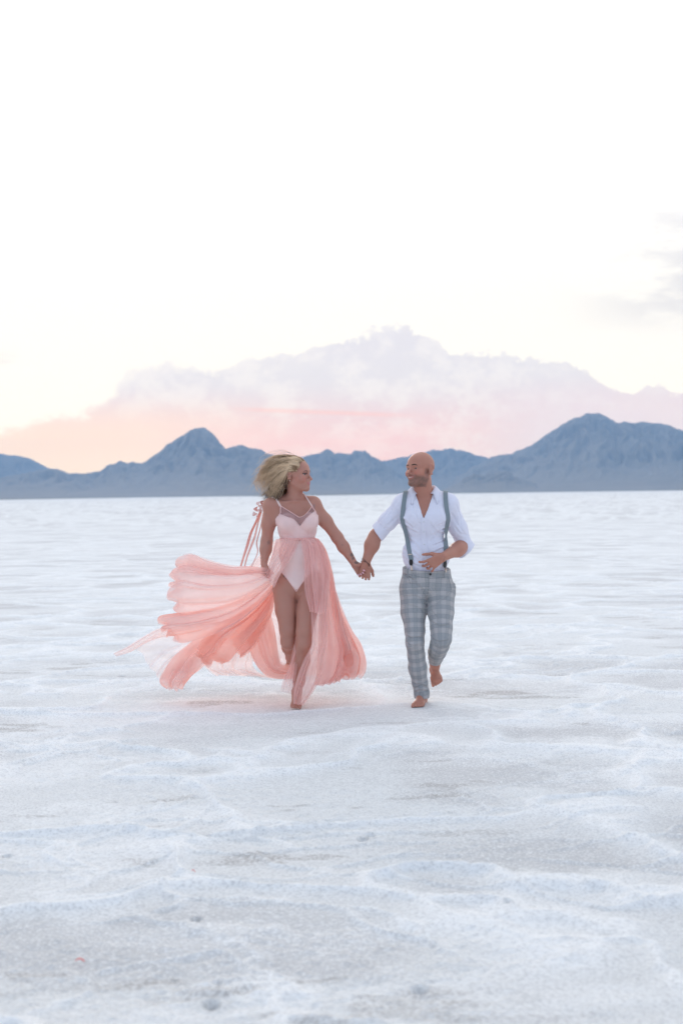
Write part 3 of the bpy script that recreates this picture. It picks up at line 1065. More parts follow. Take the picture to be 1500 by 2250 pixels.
def build_man():
    FB, body, kn = build_man_body()
    J = mJ
    # ---------------- shirt
    F = Field((M_LO[0], MY - .30, 1.18 - .35), (M_HI[0], MY + .30, 1.62), .0035)
    man_torso(F, .004)
    for s in 'RL':
        man_arm(F, s, .006, cut=1)
    # sleeve cuffs: a rolled band then a clean end
    for s, t0, flare in (('R', .89, .004), ('L', 1.10, .014)):
        sh, el = J['sh' + s], J['el' + s]
        d = unit(el - sh)
        c = sh + (el - sh) * t0
        nn = unit(d + (np.array((-.10, 0, .25)) if s == 'R' else np.array((.35, 0, .15))))
        F.cap(c - d * .055, c + d * .02, .0585, .0605 + flare, .006)
        F.clip(c + d * .01, nn, c + d * .05, .10)
        F.groove([c - d * .058 + unit(np.cross(d, (math.sin(a), math.cos(a), .1))) * .058 for a in np.linspace(0, 6.28, 14)], .005, .004)
    # open neck
    xs, ys, zs = F.ax
    X = xs[:, None, None]; Y = ys[None, :, None]; Z = zs[None, None, :]
    zb, zt = Mp(928, 1138)[2], Mp(930, 1074)[2]
    xb = Mp(928, 1138)[0]; xl, xr = Mp(909, 1080)[0], Mp(954, 1074)[0]
    tt = np.clip((Z - zb) / (zt - zb), 0, 1.6)
    xL = xb + (xl - xb) * tt ** .9; xR = xb + (xr - xb) * tt ** .85
    vn = np.maximum(np.maximum(xL - X, X - xR), zb - Z)
    vn = np.maximum(vn, Y - (MY + .03))
    F.f = np.maximum(F.f, -vn).astype(np.float32)
    # hollow of the collar round the neck
    F.cap(J['nck'] + (0, .01, .005), J['nck'] + (-.01, -.01, .2), .01, .01, .001) if False else None
    sl, g = F._sl(J['nck'] - .3, J['nck'] + .3)
    F.f = np.maximum(F.f, (Z - (J['nck'][2] + .052))).astype(np.float32)
    F.f = np.maximum(F.f, Mp(937, 1275)[2] - Z).astype(np.float32)
    F0 = Field.__new__(Field); F0.__dict__.update(F.__dict__); F0.f = F.f.copy()
    # drag folds
    rnd = random.Random(4)
    folds = [((873, 1122), (884, 1140), (905, 1160)), ((880, 1140), (893, 1158), (915, 1172)), ((990, 1128), (978, 1146), (958, 1158)),
             ((991, 1140), (976, 1160), (950, 1176)), ((985, 1160), (965, 1168), (945, 1190)), ((880, 1178), (905, 1190), (922, 1210)),
             ((990, 1180), (972, 1190), (950, 1200)), ((986, 1200), (966, 1208), (948, 1216)), ((882, 1205), (905, 1222), (930, 1240)),
             ((880, 1222), (900, 1236), (925, 1247)), ((990, 1222), (975, 1232), (950, 1246)), ((904, 1100), (910, 1125), (920, 1150)),
             ((905, 1210), (925, 1228), (945, 1240)), ((945, 1150), (960, 1170), (985, 1172)), ((880, 1190), (888, 1196), (900, 1213))]
    for fl in folds:
        pts = [F.hit(x, y, 0)[0] for x, y in spline(fl, 8)]
        F.groove(pts, .007, .0045)
        pts = [F.hit(x + 2, y - 4.5, 0)[0] for x, y in spline(fl, 8)]
        F.groove(pts, .007, -.0035)
    for s, ab in (('R', ((872, 1100), (862, 1118), (850, 1146))), ('R', ((884, 1125), (868, 1140), (846, 1160))), ('R', ((860, 1112), (846, 1132), (830, 1150))),
                  ('L', ((1002, 1110), (1010, 1135), (1012, 1160))), ('L', ((992, 1130), (1003, 1150), (1018, 1170))), ('L', ((1000, 1160), (1010, 1172), (1026, 1176)))):
        pts = [F.hit(x, y, 0)[0] for x, y in spline(ab, 8)]
        F.groove(pts, .007, .005)
    P3 = None
    V, Q = F.mesh(1)
    nz = vn3(V * np.array((30, 30, 18)), 3) + .5 * vn3(V * np.array((70, 70, 45)), 5)
    sh = mesh('shirt', V, Q, SHIRT, man)
    # normal-direction crumple
    co = np.zeros(len(V) * 3, np.float32); no = np.zeros(len(V) * 3, np.float32)
    sh.data.vertices.foreach_get('co', co)
    for i, v in enumerate(sh.data.vertices):
        pass
    sh.data.vertex_normals.foreach_get('vector', no)
    co = co.reshape(-1, 3) + no.reshape(-1, 3) * ((nz - .75) * .005)[:, None]
    sh.data.vertices.foreach_set('co', co.astype(np.float32).ravel()); sh.data.update()

    def on(F, pts, n, lift=.002, back=False):
        q = [F.hit(x, y, lift, back) for x, y in spline(pts, n)]
        P = np.array([a for a, b in q]); N = np.array([b for a, b in q])
        # smooth
        for _ in range(2):
            P[1:-1] = (P[:-2] + 2 * P[1:-1] + P[2:]) / 4; N[1:-1] = (N[:-2] + 2 * N[1:-1] + N[2:]) / 4
        N /= np.linalg.norm(N, axis=1)[:, None]
        return P, N
    # placket and buttons
    P, N = on(F0, ((930, 1139), (930, 1165), (932, 1195), (936, 1222), (940, 1250)), 30, .003)
    v, f = ribbon(P, N, .032, .0035)
    pl = mesh('placket', v, f, SHIRT, sh, smooth=False)
    parts = []
    for k in (2, 8, 15, 21):
        parts.append(blob(P[k] + N[k] * .005, (.005, .002, .005)))
    for v, f in parts:
        mesh('button', v, f, BUTTON, sh)
    # collar: a stand round the neck and two folded wings
    nc = J['nck'] + np.array((0, .004, 0))
    n = 41
    th = np.linspace(-2.45, 2.45, n)            # 0 is the nape
    rows = []
    for k, (rad, zz) in enumerate(((.069, .045), (.071, .080), (.075, .092), (.084, .086), (.098, .060), (.110, .040))):
        row = []
        for a in th:
            e = abs(a) / 2.45
            open_ = max(0, (e - .62) / .38)
            z = zz - .010 * e - .050 * open_ ** 1.5 * (k >= 0)
            rr = rad + (.010 * open_ if k > 2 else -.004 * open_)
            if k >= 4:
                z -= .030 * open_ ** 2; rr += .010
            x = math.sin(a) * rr * 1.04; y = math.cos(a) * rr * (1.0 if a * a < 2.4 else 1.02)
            row.append(nc + np.array((x, y * 1.0, z)))
        rows.append(row)
    V = np.array(rows).reshape(-1, 3)
    c = mesh('collar', V, grid_faces(len(rows), n), SHIRT, sh)
    md = c.modifiers.new('cloth_thickness', 'SOLIDIFY'); md.thickness = .003; md.offset = 0
    # rolled sleeve cuff corner flaps
    for s, pts in (('R', ((811, 1160), (822, 1167), (834, 1180))), ('L', ((1000, 1187), (1018, 1186), (1034, 1200)))):
        pass
    # ---------------- suspenders, with clips
    for ii, (pts, cl) in enumerate(((((891, 1083), (887, 1100), (886, 1129), (890, 1157), (896, 1185), (901, 1212), (904, 1230)), ((904, 1229), (904, 1241), (906, 1253))),
                                    (((978, 1084), (979, 1105), (979, 1138), (977, 1175), (976, 1209), (975, 1234)), ((975, 1233), (975, 1246), (975, 1259))))):
        P, N = on(F0, pts, 44, .0055)
        # over the shoulder and down the back
        bx = ((891, 1080), (897, 1110), (915, 1160), (930, 1200), (936, 1250)) if ii == 0 else ((978, 1080), (972, 1110), (955, 1160), (942, 1200), (936, 1250))
        Pb, Nb = on(F0, bx, 30, .0055, True)
        topz = max(P[0][2], Pb[0][2])
        mid = np.array([P[0] * (1 - t) + Pb[0] * t for t in np.linspace(.12, .88, 9)])
        for k, q in enumerate(mid):
            for _ in range(60):
                if F0.sample(q) > .0055:
                    break
                q[2] += .002
        Nm = np.array([F0.grad(q) for q in mid])
        PP = np.concatenate([Pb[::-1], mid[::-1], P]); NN = np.concatenate([Nb[::-1], Nm[::-1], N])
        for _ in range(40):
            PP[1:-1] = (PP[:-2] + 2 * PP[1:-1] + PP[2:]) / 4
            v_ = F0.sample(PP); g_ = np.array([F0.grad(q) for q in PP])
            PP = PP + g_ * np.clip(.0055 - v_, 0, .01)[:, None]
        NN = NN * (.35, 1, .6); NN /= np.linalg.norm(NN, axis=1)[:, None]
        for _ in range(3):
            NN[1:-1] = (NN[:-2] + NN[1:-1] + NN[2:]) / 3
        NN /= np.linalg.norm(NN, axis=1)[:, None]
        v, f = ribbon(PP, NN, .031, .003)
        su = mesh('suspender', v, f, SUSP, man, smooth=False)
        Pc, Nc = on(F0, cl[:2], 10, .009)
        v, f = ribbon(Pc, Nc, np.array([.016, .024, .027, .028, .028, .027, .026, .023, .019, .014]), .005)
        mesh('leather_tab', v, f, BLACK, su, smooth=False)
        Pc = Pc[-1] + (0, -.004, -.002)
        q = [Pc + (0, 0, 0), Pc + (.003, -.010, -.012), Pc + (.004, -.020, -.030)]
        v, f = tube(spline(q, 12), np.linspace(.0035, .0075, 12))
        mesh('clip', v, f, METAL, su)
        v, f = blob(P[-6] + N[-6] * .004, (.016, .003, .0035)); mesh('slider', v, f, METAL, su)
    # ---------------- trousers
    G = Field((W(862, 1290, MY)[0], MY - .33, .04), (W(1014, 1290, MY)[0], MY + .42, 1.07), .0035)
    o = .006
    G.ell(J['pel'] + (0, 0, .02), (.180, .118, .135), .04)
    G.ell(J['wst'] + (0, 0, -.08), (.170, .118, .12), .04)
    G.ell(J['pel'] + (.165, .0, -.055), (.035, .05, .055), .02)            # pocket standing open
    G.ell(J['pel'] + (-.13, .0, -.03), (.055, .09, .08), .03)
    G.ell(J['pel'] + (-.07, .075, -.03), (.085, .055, .085), .03); G.ell(J['pel'] + (.07, .075, -.03), (.085, .055, .085), .03)
    hp, kn_, an = J['hpR'], J['knR'], J['anR']
    G.chain([(hp + (-.004, 0, .0), .099), (Mp(908, 1345, -.03), .088), (Mp(911, 1385, -.07), .069), (Mp(911, 1412, -.09), .063), (Mp(914, 1440, -.045), .059),
             (Mp(917, 1468, -.01), .064), (Mp(922, 1500, .030), .054), (Mp(926, 1522, .048), .052), (Mp(925.5, 1542, .045), .054)], .02)
    G.chain([(J['hpL'] + (.004, 0, 0), .100), (Mp(968, 1345, -.07), .090), (Mp(969, 1380, -.12), .075), (Mp(969, 1403, -.14), .070),
             (Mp(965, 1418, -.08), .066), (Mp(960, 1432, .03), .062), (Mp(957, 1443, .13), .052), (Mp(955, 1456, .22), .041), (Mp(954.5, 1466, .235), .039)], .02)
    # hems and waist
    c = Mp(926, 1533, .065); G.clip(c, (0, 0, -1), c - (0, 0, .05), .09)
    c = Mp(955, 1454, .23); G.clip(c, (0, .35, -1), c + (0, .02, -.05), .09)
    zc, zl, zr = Mp(943, 1254)[2], Mp(879, 1248)[2], Mp(992, 1251)[2]
    X = G.ax[0][:, None, None]; Y = G.ax[1][None, :, None]; Z = G.ax[2][None, None, :]
    x0 = Mp(943, 1254)[0]
    wz = zc + np.where(X < x0, (zl - zc) * (np.maximum(x0 - X, 0) / .20) ** 1.3 * (X < x0), (zr - zc) * (np.abs(X - x0) / .16) ** 1.3) + .03 * np.clip((Y - MY) / .1, 0, 1)
    G.f = np.maximum(G.f, Z - wz).astype(np.float32)
    # creases of the cloth
    for fl in (((885, 1260), (905, 1272), (922, 1288), (934, 1302)), ((893, 1281), (915, 1285), (930, 1303), (938, 1318)),
               ((886, 1312), (910, 1310), (928, 1318), (937, 1330)), ((940, 1322), (946, 1338), (958, 1356)), ((990, 1300), (972, 1318), (945, 1330)),
               ((893, 1398), (905, 1402), (925, 1400)), ((893, 1412), (905, 1420), (928, 1415)), ((896, 1426), (910, 1424), (930, 1418)),
               ((912, 1512), (926, 1506), (938, 1511)), ((911, 1521), (924, 1517), (940, 1520)), ((905, 1500), (918, 1504), (936, 1496)),
               ((945, 1400), (962, 1410), (985, 1408)), ((942, 1412), (960, 1424), (982, 1420)), ((940, 1424), (955, 1434), (975, 1432)), ((942, 1436), (956, 1443), (968, 1441)),
               ((940, 1268), (941, 1290), (938, 1318)), ((992, 1262), (998, 1280), (1001, 1296)), ((897, 1330), (915, 1334), (932, 1345)), ((948, 1366), (965, 1376), (988, 1372))):
        pts = [G.hit(x, y, 0)[0] for x, y in spline(fl, 9)]
        G.groove(pts, .006, .0055)
        pts = [G.hit(x, y - 4, 0)[0] for x, y in spline(fl, 9)]
        G.groove(pts, .006, -.004)
    V, Q = G.mesh(1)
    # weave coordinates follow each leg
    uvs = []
    for nm, ax in (('R', [Mp(905, 1240), hp, kn_, an]), ('L', [Mp(972, 1240), J['hpL'], J['knL'], J['anL']])):
        best = np.full(len(V), 9.0); uu = np.zeros(len(V)); vv = np.zeros(len(V)); acc = 0
        for i in range(3):
            a, b = ax[i], ax[i + 1]; d = b - a; L = np.linalg.norm(d); d = d / L
            t = np.clip((V - a) @ d, -.1 if i == 0 else 0, L if i < 2 else L + .1)
            r = V - a - t[:, None] * d
            lat = unit(np.array((1, 0, 0)) - d * d[0]); fr = np.cross(lat, d)
            if fr[1] > 0:
                fr = -fr
            ang = np.arctan2(r @ lat, r @ fr)
            dist = np.linalg.norm(r, axis=1)
            m = dist < best
            best = np.where(m, dist, best); uu = np.where(m, ang * (.088 if i < 2 else .075), uu); vv = np.where(m, acc + t, vv)
            acc += L
        uvs.append((best, uu, vv))
    sx = V[:, 0] - np.interp(V[:, 2], [Mp(937, 1330)[2], Mp(941, 1255)[2]], [Mp(937, 1330)[0], Mp(941, 1255)[0]])
    pelv = V[:, 2] > Mp(937, 1325)[2]
    left = np.where(pelv, sx > 0, uvs[1][0] < uvs[0][0])
    u = np.where(left, uvs[1][1] + .02, uvs[0][1]); v_ = np.where(left, uvs[1][2], uvs[0][2])
    tr = mesh('trousers', V, Q, PLAID, man)
    attr(tr, 'weave', np.stack([u, v_, 0 * u], 1), 'FLOAT_VECTOR')
    # waistband seam, fly and button, belt loops, pocket welt
    def onG(pts, n=24, lift=.001):
        return on(G, pts, n, lift)
    P, N = onG(((945, 1262), (945.5, 1262)), 2)
    v, f = blob(P[0] + N[0] * .003, (.0085, .003, .0085)); mesh('trouser_button', v, f, BLACK, tr)
    SEAM = cloth_mat('grey_thread', (.12, .135, .145), 900)
    for pts in (((888, 1260), (905, 1264), (925, 1268), (941, 1270)), ((941, 1256), (941, 1285), (939, 1310)), ((943, 1271), (965, 1270), (984, 1267)),
                ((888, 1264), (896, 1270), (901, 1282)), ((984, 1268), (988, 1282), (991, 1296))):
        P, N = onG(pts, 20, .0003)
        v, f = ribbon(P, N, .0016, .0008); mesh('seam', v, f, SEAM, tr, smooth=False)
    for x in (896, 908, 975):
        P, N = onG(((x, 1251 if x < 940 else 1255), (x + .5, 1270)), 6, .002)
        v, f = ribbon(P, N, .009, .0035)
        lp = mesh('belt_loop', v, f, PLAID, tr, smooth=False)
    # ---------------- face parts
    eyes(man, mH, 1.04, (.25, 1, -.05))
    brows(man, mH, 1.04, .0038, FB)
    q = [mH(l * 1.02, .0985 - abs(l) * 6 * abs(l) * 4 * .25, -.0635) for l in np.linspace(-.017, .017, 8)]
    q = [FBq for FBq in q]
    pts = []
    for l in np.linspace(-.016, .016, 8):
        p = mH(l, .14, -.0635 + abs(l) * .1); d = mH.M @ np.array((0, -1, 0))
        for _ in range(140):
            if FB.sample(p) < 0:
                break
            p = p + d * .001
        pts.append(p)
    v, f = tube(pts, np.array([.5, 1, 1.2, 1.3, 1.3, 1.2, 1, .5]) * .0022); mesh('teeth', v, f, TEETH, man)
    # ring and bracelet
    b, tipi = kn[1]
    dd = unit(tipi[1])
    rp = kn[0][0] + unit(kn[0][1][0] - kn[0][0]) * .014
    ax = unit(kn[0][1][0] - kn[0][0]); e1 = unit(np.cross(ax, (0, 0, 1))); e2 = np.cross(ax, e1)
    v, f = tube([rp + .0115 * (math.cos(a) * e1 + math.sin(a) * e2) for a in np.linspace(0, 2 * math.pi, 17)], .0018, 6)
    mesh('ring', v, f, METAL, man)
    w = J['wrR']
    ax = unit(w - J['elR']); e1 = unit(np.cross(ax, (0, 1, 0))); e2 = np.cross(ax, e1)
    for off, tl in ((.004, .10), (-.002, .55)):
        v, f = tube([w + ax * (off + .012 * 0 + tl * .034 * math.cos(a - .2)) + .0345 * (math.cos(a) * e1 + .95 * math.sin(a) * e2) for a in np.linspace(0, 2 * math.pi, 33)], .0017, 6)
        mesh('bracelet', v, f, CORD, man)


build_man()
man.location = (0, 0, 0)


# ================================================================== the woman
WY = .08
def Wp(px, py, dy=0.0):
    return W(px, py, WY + dy)


def proj(P):
    q = (np.asarray(P) - np.array((0, CAM_Y, CAM_H))) @ np.array(CM.to_3x3())
    return 750 + FPX * q[:, 0] / -q[:, 2], 1125 - FPX * q[:, 1] / -q[:, 2]


wJ = dict(pel=Wp(656, 1278), wst=Wp(654, 1216), rib=Wp(653, 1162), nck=Wp(647, 1098, .015),
          shR=Wp(594, 1112), elR=Wp(586, 1190, .03), wrR=Wp(580, 1238, -.02),
          shL=Wp(689, 1109), elL=Wp(741, 1181, .02), wrL=Wp(779, 1240, -.01),
          hpR=Wp(625, 1292), knR=Wp(633, 1410, -.02), anR=Wp(638, 1444, .38),
          hpL=Wp(682, 1292), knL=Wp(667, 1414, -.09), anL=Wp(651, 1532, .03))
wH = Frame(Wp(652, 1043, -.02), 62, 0, 0)
woman = empty('person', (0, 0, 0)); woman['base'] = (float(W(650, 1557, WY)[0]), WY, 0.0)
tag(woman, 'blonde woman in flowing coral tulle gown striding barefoot, hair blown back', 'person')
WSKIN = skin_mat('sunkissed_skin')


def woman_torso(F, o):
    J = wJ
    F.ell(J['pel'] + (0, .012, 0), (.172 + o, .112 + o, .125 + o), .04)
    F.ell(J['wst'], (.128 + o, .092 + o, .15), .05)
    F.ell(J['rib'] + (0, .01, 0), (.134 + o, .096 + o, .115), .05)
    F.ell(Wp(648, 1127, .015), (.118 + o, .064 + o, .058 + o), .03)
    F.cap(J['shR'] + (.03, 0, .002), J['shL'] + (-.03, 0, .002), .044 + o, None, .045)
    F.ell(Wp(631, 1150, -.064), (.062 + o, .058 + o, .060 + o), .035)
    F.ell(Wp(679, 1147, -.064), (.062 + o, .058 + o, .060 + o), .035)
    for s in 'RL':
        F.cap(J['nck'] + (0, .015, .02), J['sh' + s] + (0, .01, .018), .034 + o * .5, .028 + o, .035)
    for s in (-1, 1):
        F.ell(J['pel'] + (s * .075, .07, -.02), (.09 + o, .07 + o, .09), .04)


def build_woman_body():
    J = wJ
    F = Field((W(535, 1290, WY)[0], WY - .36, -.035), (W(822, 1290, WY)[0], WY + .50, 1.82), .004)
    woman_torso(F, 0)
    for s in 'RL':
        sh, el, wr = J['sh' + s], J['el' + s], J['wr' + s]
        F.ell(sh, (.050, .050, .052), .035)
        F.cap(sh, sh * .5 + el * .5, .046, .0445, .03)
        F.cap(sh * .5 + el * .5, el, .0445, .039, .03)
        F.cap(el, el * .65 + wr * .35, .039, .039, .025)
        F.cap(el * .65 + wr * .35, wr, .038, .024, .03)
    for pts in (((603, 1116), (613, 1140)), ((682, 1114), (692, 1136))):
        F.cap(Wp(pts[0][0], pts[0][1], .0), Wp(pts[1][0], pts[1][1], -.01), .036, .040, .03)
    # collar bones
    for s, k in ((-1, 'R'), (1, 'L')):
        F.cap(J['nck'] + (s * .015, -.062, -.012), J['sh' + k] + (-s * .035, -.030, .022), .008, .006, .015)
    hp, kn, an = J['hpR'], J['knR'], J['anR']
    F.chain([(hp, .085), (Wp(628.5, 1340, -.015), .075), (Wp(632.5, 1385, -.03), .058), (kn, .050)], .02)
    F.chain([(kn, .047), (kn * .65 + an * .35, .047), (an, .032)], .03)
    F.ell(kn + (0, -.02, 0), (.036, .03, .042), .02)
    foot(F, an, an + (0, .035, .0), an + (.0, .07, -.075), (0, .75, -.5), (0, -.6, -.7), .9, -1, .030)
    hp, kn, an = J['hpL'], J['knL'], J['anL']
    F.chain([(hp, .085), (Wp(674, 1345, -.055), .073), (Wp(668.5, 1388, -.09), .0585), (kn, .052)], .012)
    ln = [F.hit(x, y, -.002)[0] for x, y in spline(((650, 1297), (649.5, 1320), (649, 1350), (648.5, 1385), (647, 1412)), 16)]
    F.groove(ln, .007, .005)
    F.chain([(kn, .049), (Wp(664, 1452, -.03), .051), (Wp(657, 1495, .01), .038), (an, .029)], .03)
    F.ell(kn + (0, -.02, 0), (.038, .03, .044), .02)
    foot(F, (an[0], an[1], .105), (an[0] + .004, an[1] + .045, .075), (an[0] - .002, an[1] - .06, .020), (-.02, -1, -.12), (0, -.1, 1), .92, 1, .030)
    # hand gathering the tulle, and the one laced with his
    hand(F, J['wrR'], (-.05, -.3, -1), (.35, -.9, .2), (.9, .4, 0), ((50, 70, 50), (55, 75, 50), (60, 75, 50), (60, 75, 50)), sc=.88, thumb=(30, 20), thumb_out=.5)
    kn_, th = hand(F, J['wrL'], (.62, .06, -.78), (.78, 0, .62), (0, -1, 0), ((62, 62, 30), (58, 60, 30), (54, 60, 30), (52, 60, 30)), spread=(12, 6, 0, -8), sc=.90, thumb=(20, 30), thumb_out=.8)
    head(F, wH, .99, False, J['nck'], .045)
    V, Q = F.mesh(2)
    L = wH.inv(V) / .99
    l, f, u = L.T
    al = np.abs(l)
    near = np.linalg.norm(L, axis=1) < .16
    col = np.tile(np.array((.46, .215, .160)), (len(V), 1))
    lips = near & (f > .07) & (np.abs(u + .065 - al * .2) < .0095 * np.sqrt(np.clip(1 - (al / .024) ** 2, 0, 1)))
    col = np.where(lips[:, None], np.array((.47, .17, .155)), col)
    red = np.exp(-((al - .045) / .02) ** 2 - ((u + .03) / .02) ** 2) * (f > .02) * near
    col = col + red[:, None] * np.array((.06, -.02, -.01))
    lash = near & (al > .014) & (al < .050) & (np.abs(u - .006) < .0045) & (f > .05)
    col = np.where(lash[:, None], np.array((.05, .03, .03)), col)
    shd = near & (al > .014) & (al < .050) & (u > .0095) & (u < .016) & (f > .05)
    col = np.where(shd[:, None], np.array((.26, .12, .10)), col)
    ob = mesh('body', V, Q, WSKIN, woman)
    # ink on the forearm, elbow crease and hip
    ink = np.zeros(len(V))
    px, py = proj(V)
    n = vn3(V * 170, 9)
    front = V[:, 1] < WY + .06
    for cx, cy_, rx, ry in ((773, 1219, 4.0, 4.5), (775, 1227, 3.0, 3.5), (783, 1236, 5.5, 3.2), (591, 1192, 4, 5), (625, 1266, 3.5, 3.0), (629, 1271, 2.5, 1.8), (752, 1197, 2, 2)):
        ink = np.maximum(ink, (((px - cx) / rx) ** 2 + ((py - cy_) / ry) ** 2 < .5 + n * .9) * front * (.35 if cx in (591, 752) else .75))
    col = col * (1 - ink[:, None]) + np.array((.07, .075, .075)) * ink[:, None]
    attr(ob, 'pigment', np.clip(col, .01, 1), 'FLOAT_COLOR')
    for k in range(4):
        q, (tip, d, nn) = kn_[k]
        S = unit(np.cross(d, nn))
        Mx = np.stack([S, d, -nn], 1)
        v, f = blob(tip + d * .004 - nn * .0058, (.0048, .0095, .0022), Mx)
        mesh('nail', v, f, NAIL, woman)
    return F, ob


def strip_on(F, pts, n, lift, width, thick, name, m, parent, back=False):
    q = [F.hit(x, y, lift, back) for x, y in spline(pts, n)]
    P = np.array([a for a, b in q]); N = np.array([b for a, b in q])
    for _ in range(2):
        P[1:-1] = (P[:-2] + 2 * P[1:-1] + P[2:]) / 4; N[1:-1] = (N[:-2] + 2 * N[1:-1] + N[2:]) / 4
    N /= np.linalg.norm(N, axis=1)[:, None]
    v, f = ribbon(P, N, width, thick)
    return mesh(name, v, f, m, parent, smooth=False), P, N


PINK = cloth_mat('blush_satin', (.83, .575, .545), 800, .6, sheen=.3)
PALE = cloth_mat('pale_blush_jersey', (.82, .63, .595), 900, .75)
EDGE = cloth_mat('blush_piping', (.85, .56, .53), 900, .6)


def sheer_mat(name, color, alpha, rough=.9, trans=.55):
    """thin net: seen edge-on it closes up, face-on it lets the view through"""
    m = bpy.data.materials.new(name); m.use_nodes = True
    t = NT(m.node_tree); t.n.clear()
    tc = t.node('ShaderNodeTexCoord').outputs['Object']
    n = t.noise(tc, 9, 4, .6)
    c = t.mix(t.m('MULTIPLY', t.sm(n, .35, .65), .35), color, tuple(min(1, x * 1.12 + .03) for x in color))
    df = t.node('ShaderNodeBsdfDiffuse', {'Color': c, 'Roughness': .5})
    tr = t.node('ShaderNodeBsdfTranslucent', {'Color': c})
    mx = t.node('ShaderNodeMixShader', {0: trans, 1: df.outputs[0], 2: tr.outputs[0]})
    lw = t.node('ShaderNodeLayerWeight', {'Blend': .5}).outputs['Facing']
    cosv = t.m('MAXIMUM', t.m('SUBTRACT', 1, lw), .26)
    thr = t.m('POWER', 1 - alpha, t.m('DIVIDE', 1, cosv))
    va = t.node('ShaderNodeAttribute', attribute_name='thin').outputs['Fac']
    thr = t.m('ADD', thr, t.m('MULTIPLY', va, t.m('SUBTRACT', 1, thr)), clamp=True)
    tp = t.node('ShaderNodeBsdfTransparent')
    o = t.node('ShaderNodeMixShader', {0: thr, 1: mx.outputs[0], 2: tp.outputs[0]})
    t.node('ShaderNodeOutputMaterial', {'Surface': o.outputs[0]})
    return m


TULLE = sheer_mat('coral_tulle', (.96, .71, .67), .46, trans=.6)
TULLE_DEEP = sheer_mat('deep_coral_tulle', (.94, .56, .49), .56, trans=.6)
TULLE_THIN = sheer_mat('airy_tulle', (.97, .80, .77), .28, trans=.6)
TULLE_SKIRT = sheer_mat('blush_tulle', (.93, .65, .62), .40, trans=.5)
MESHP = sheer_mat('blush_mesh', (.72, .50, .50), .42, trans=.3)


def interp_line(pts, x):
    p = np.array(pts, float)
    return np.interp(x, p[:, 0], p[:, 1])


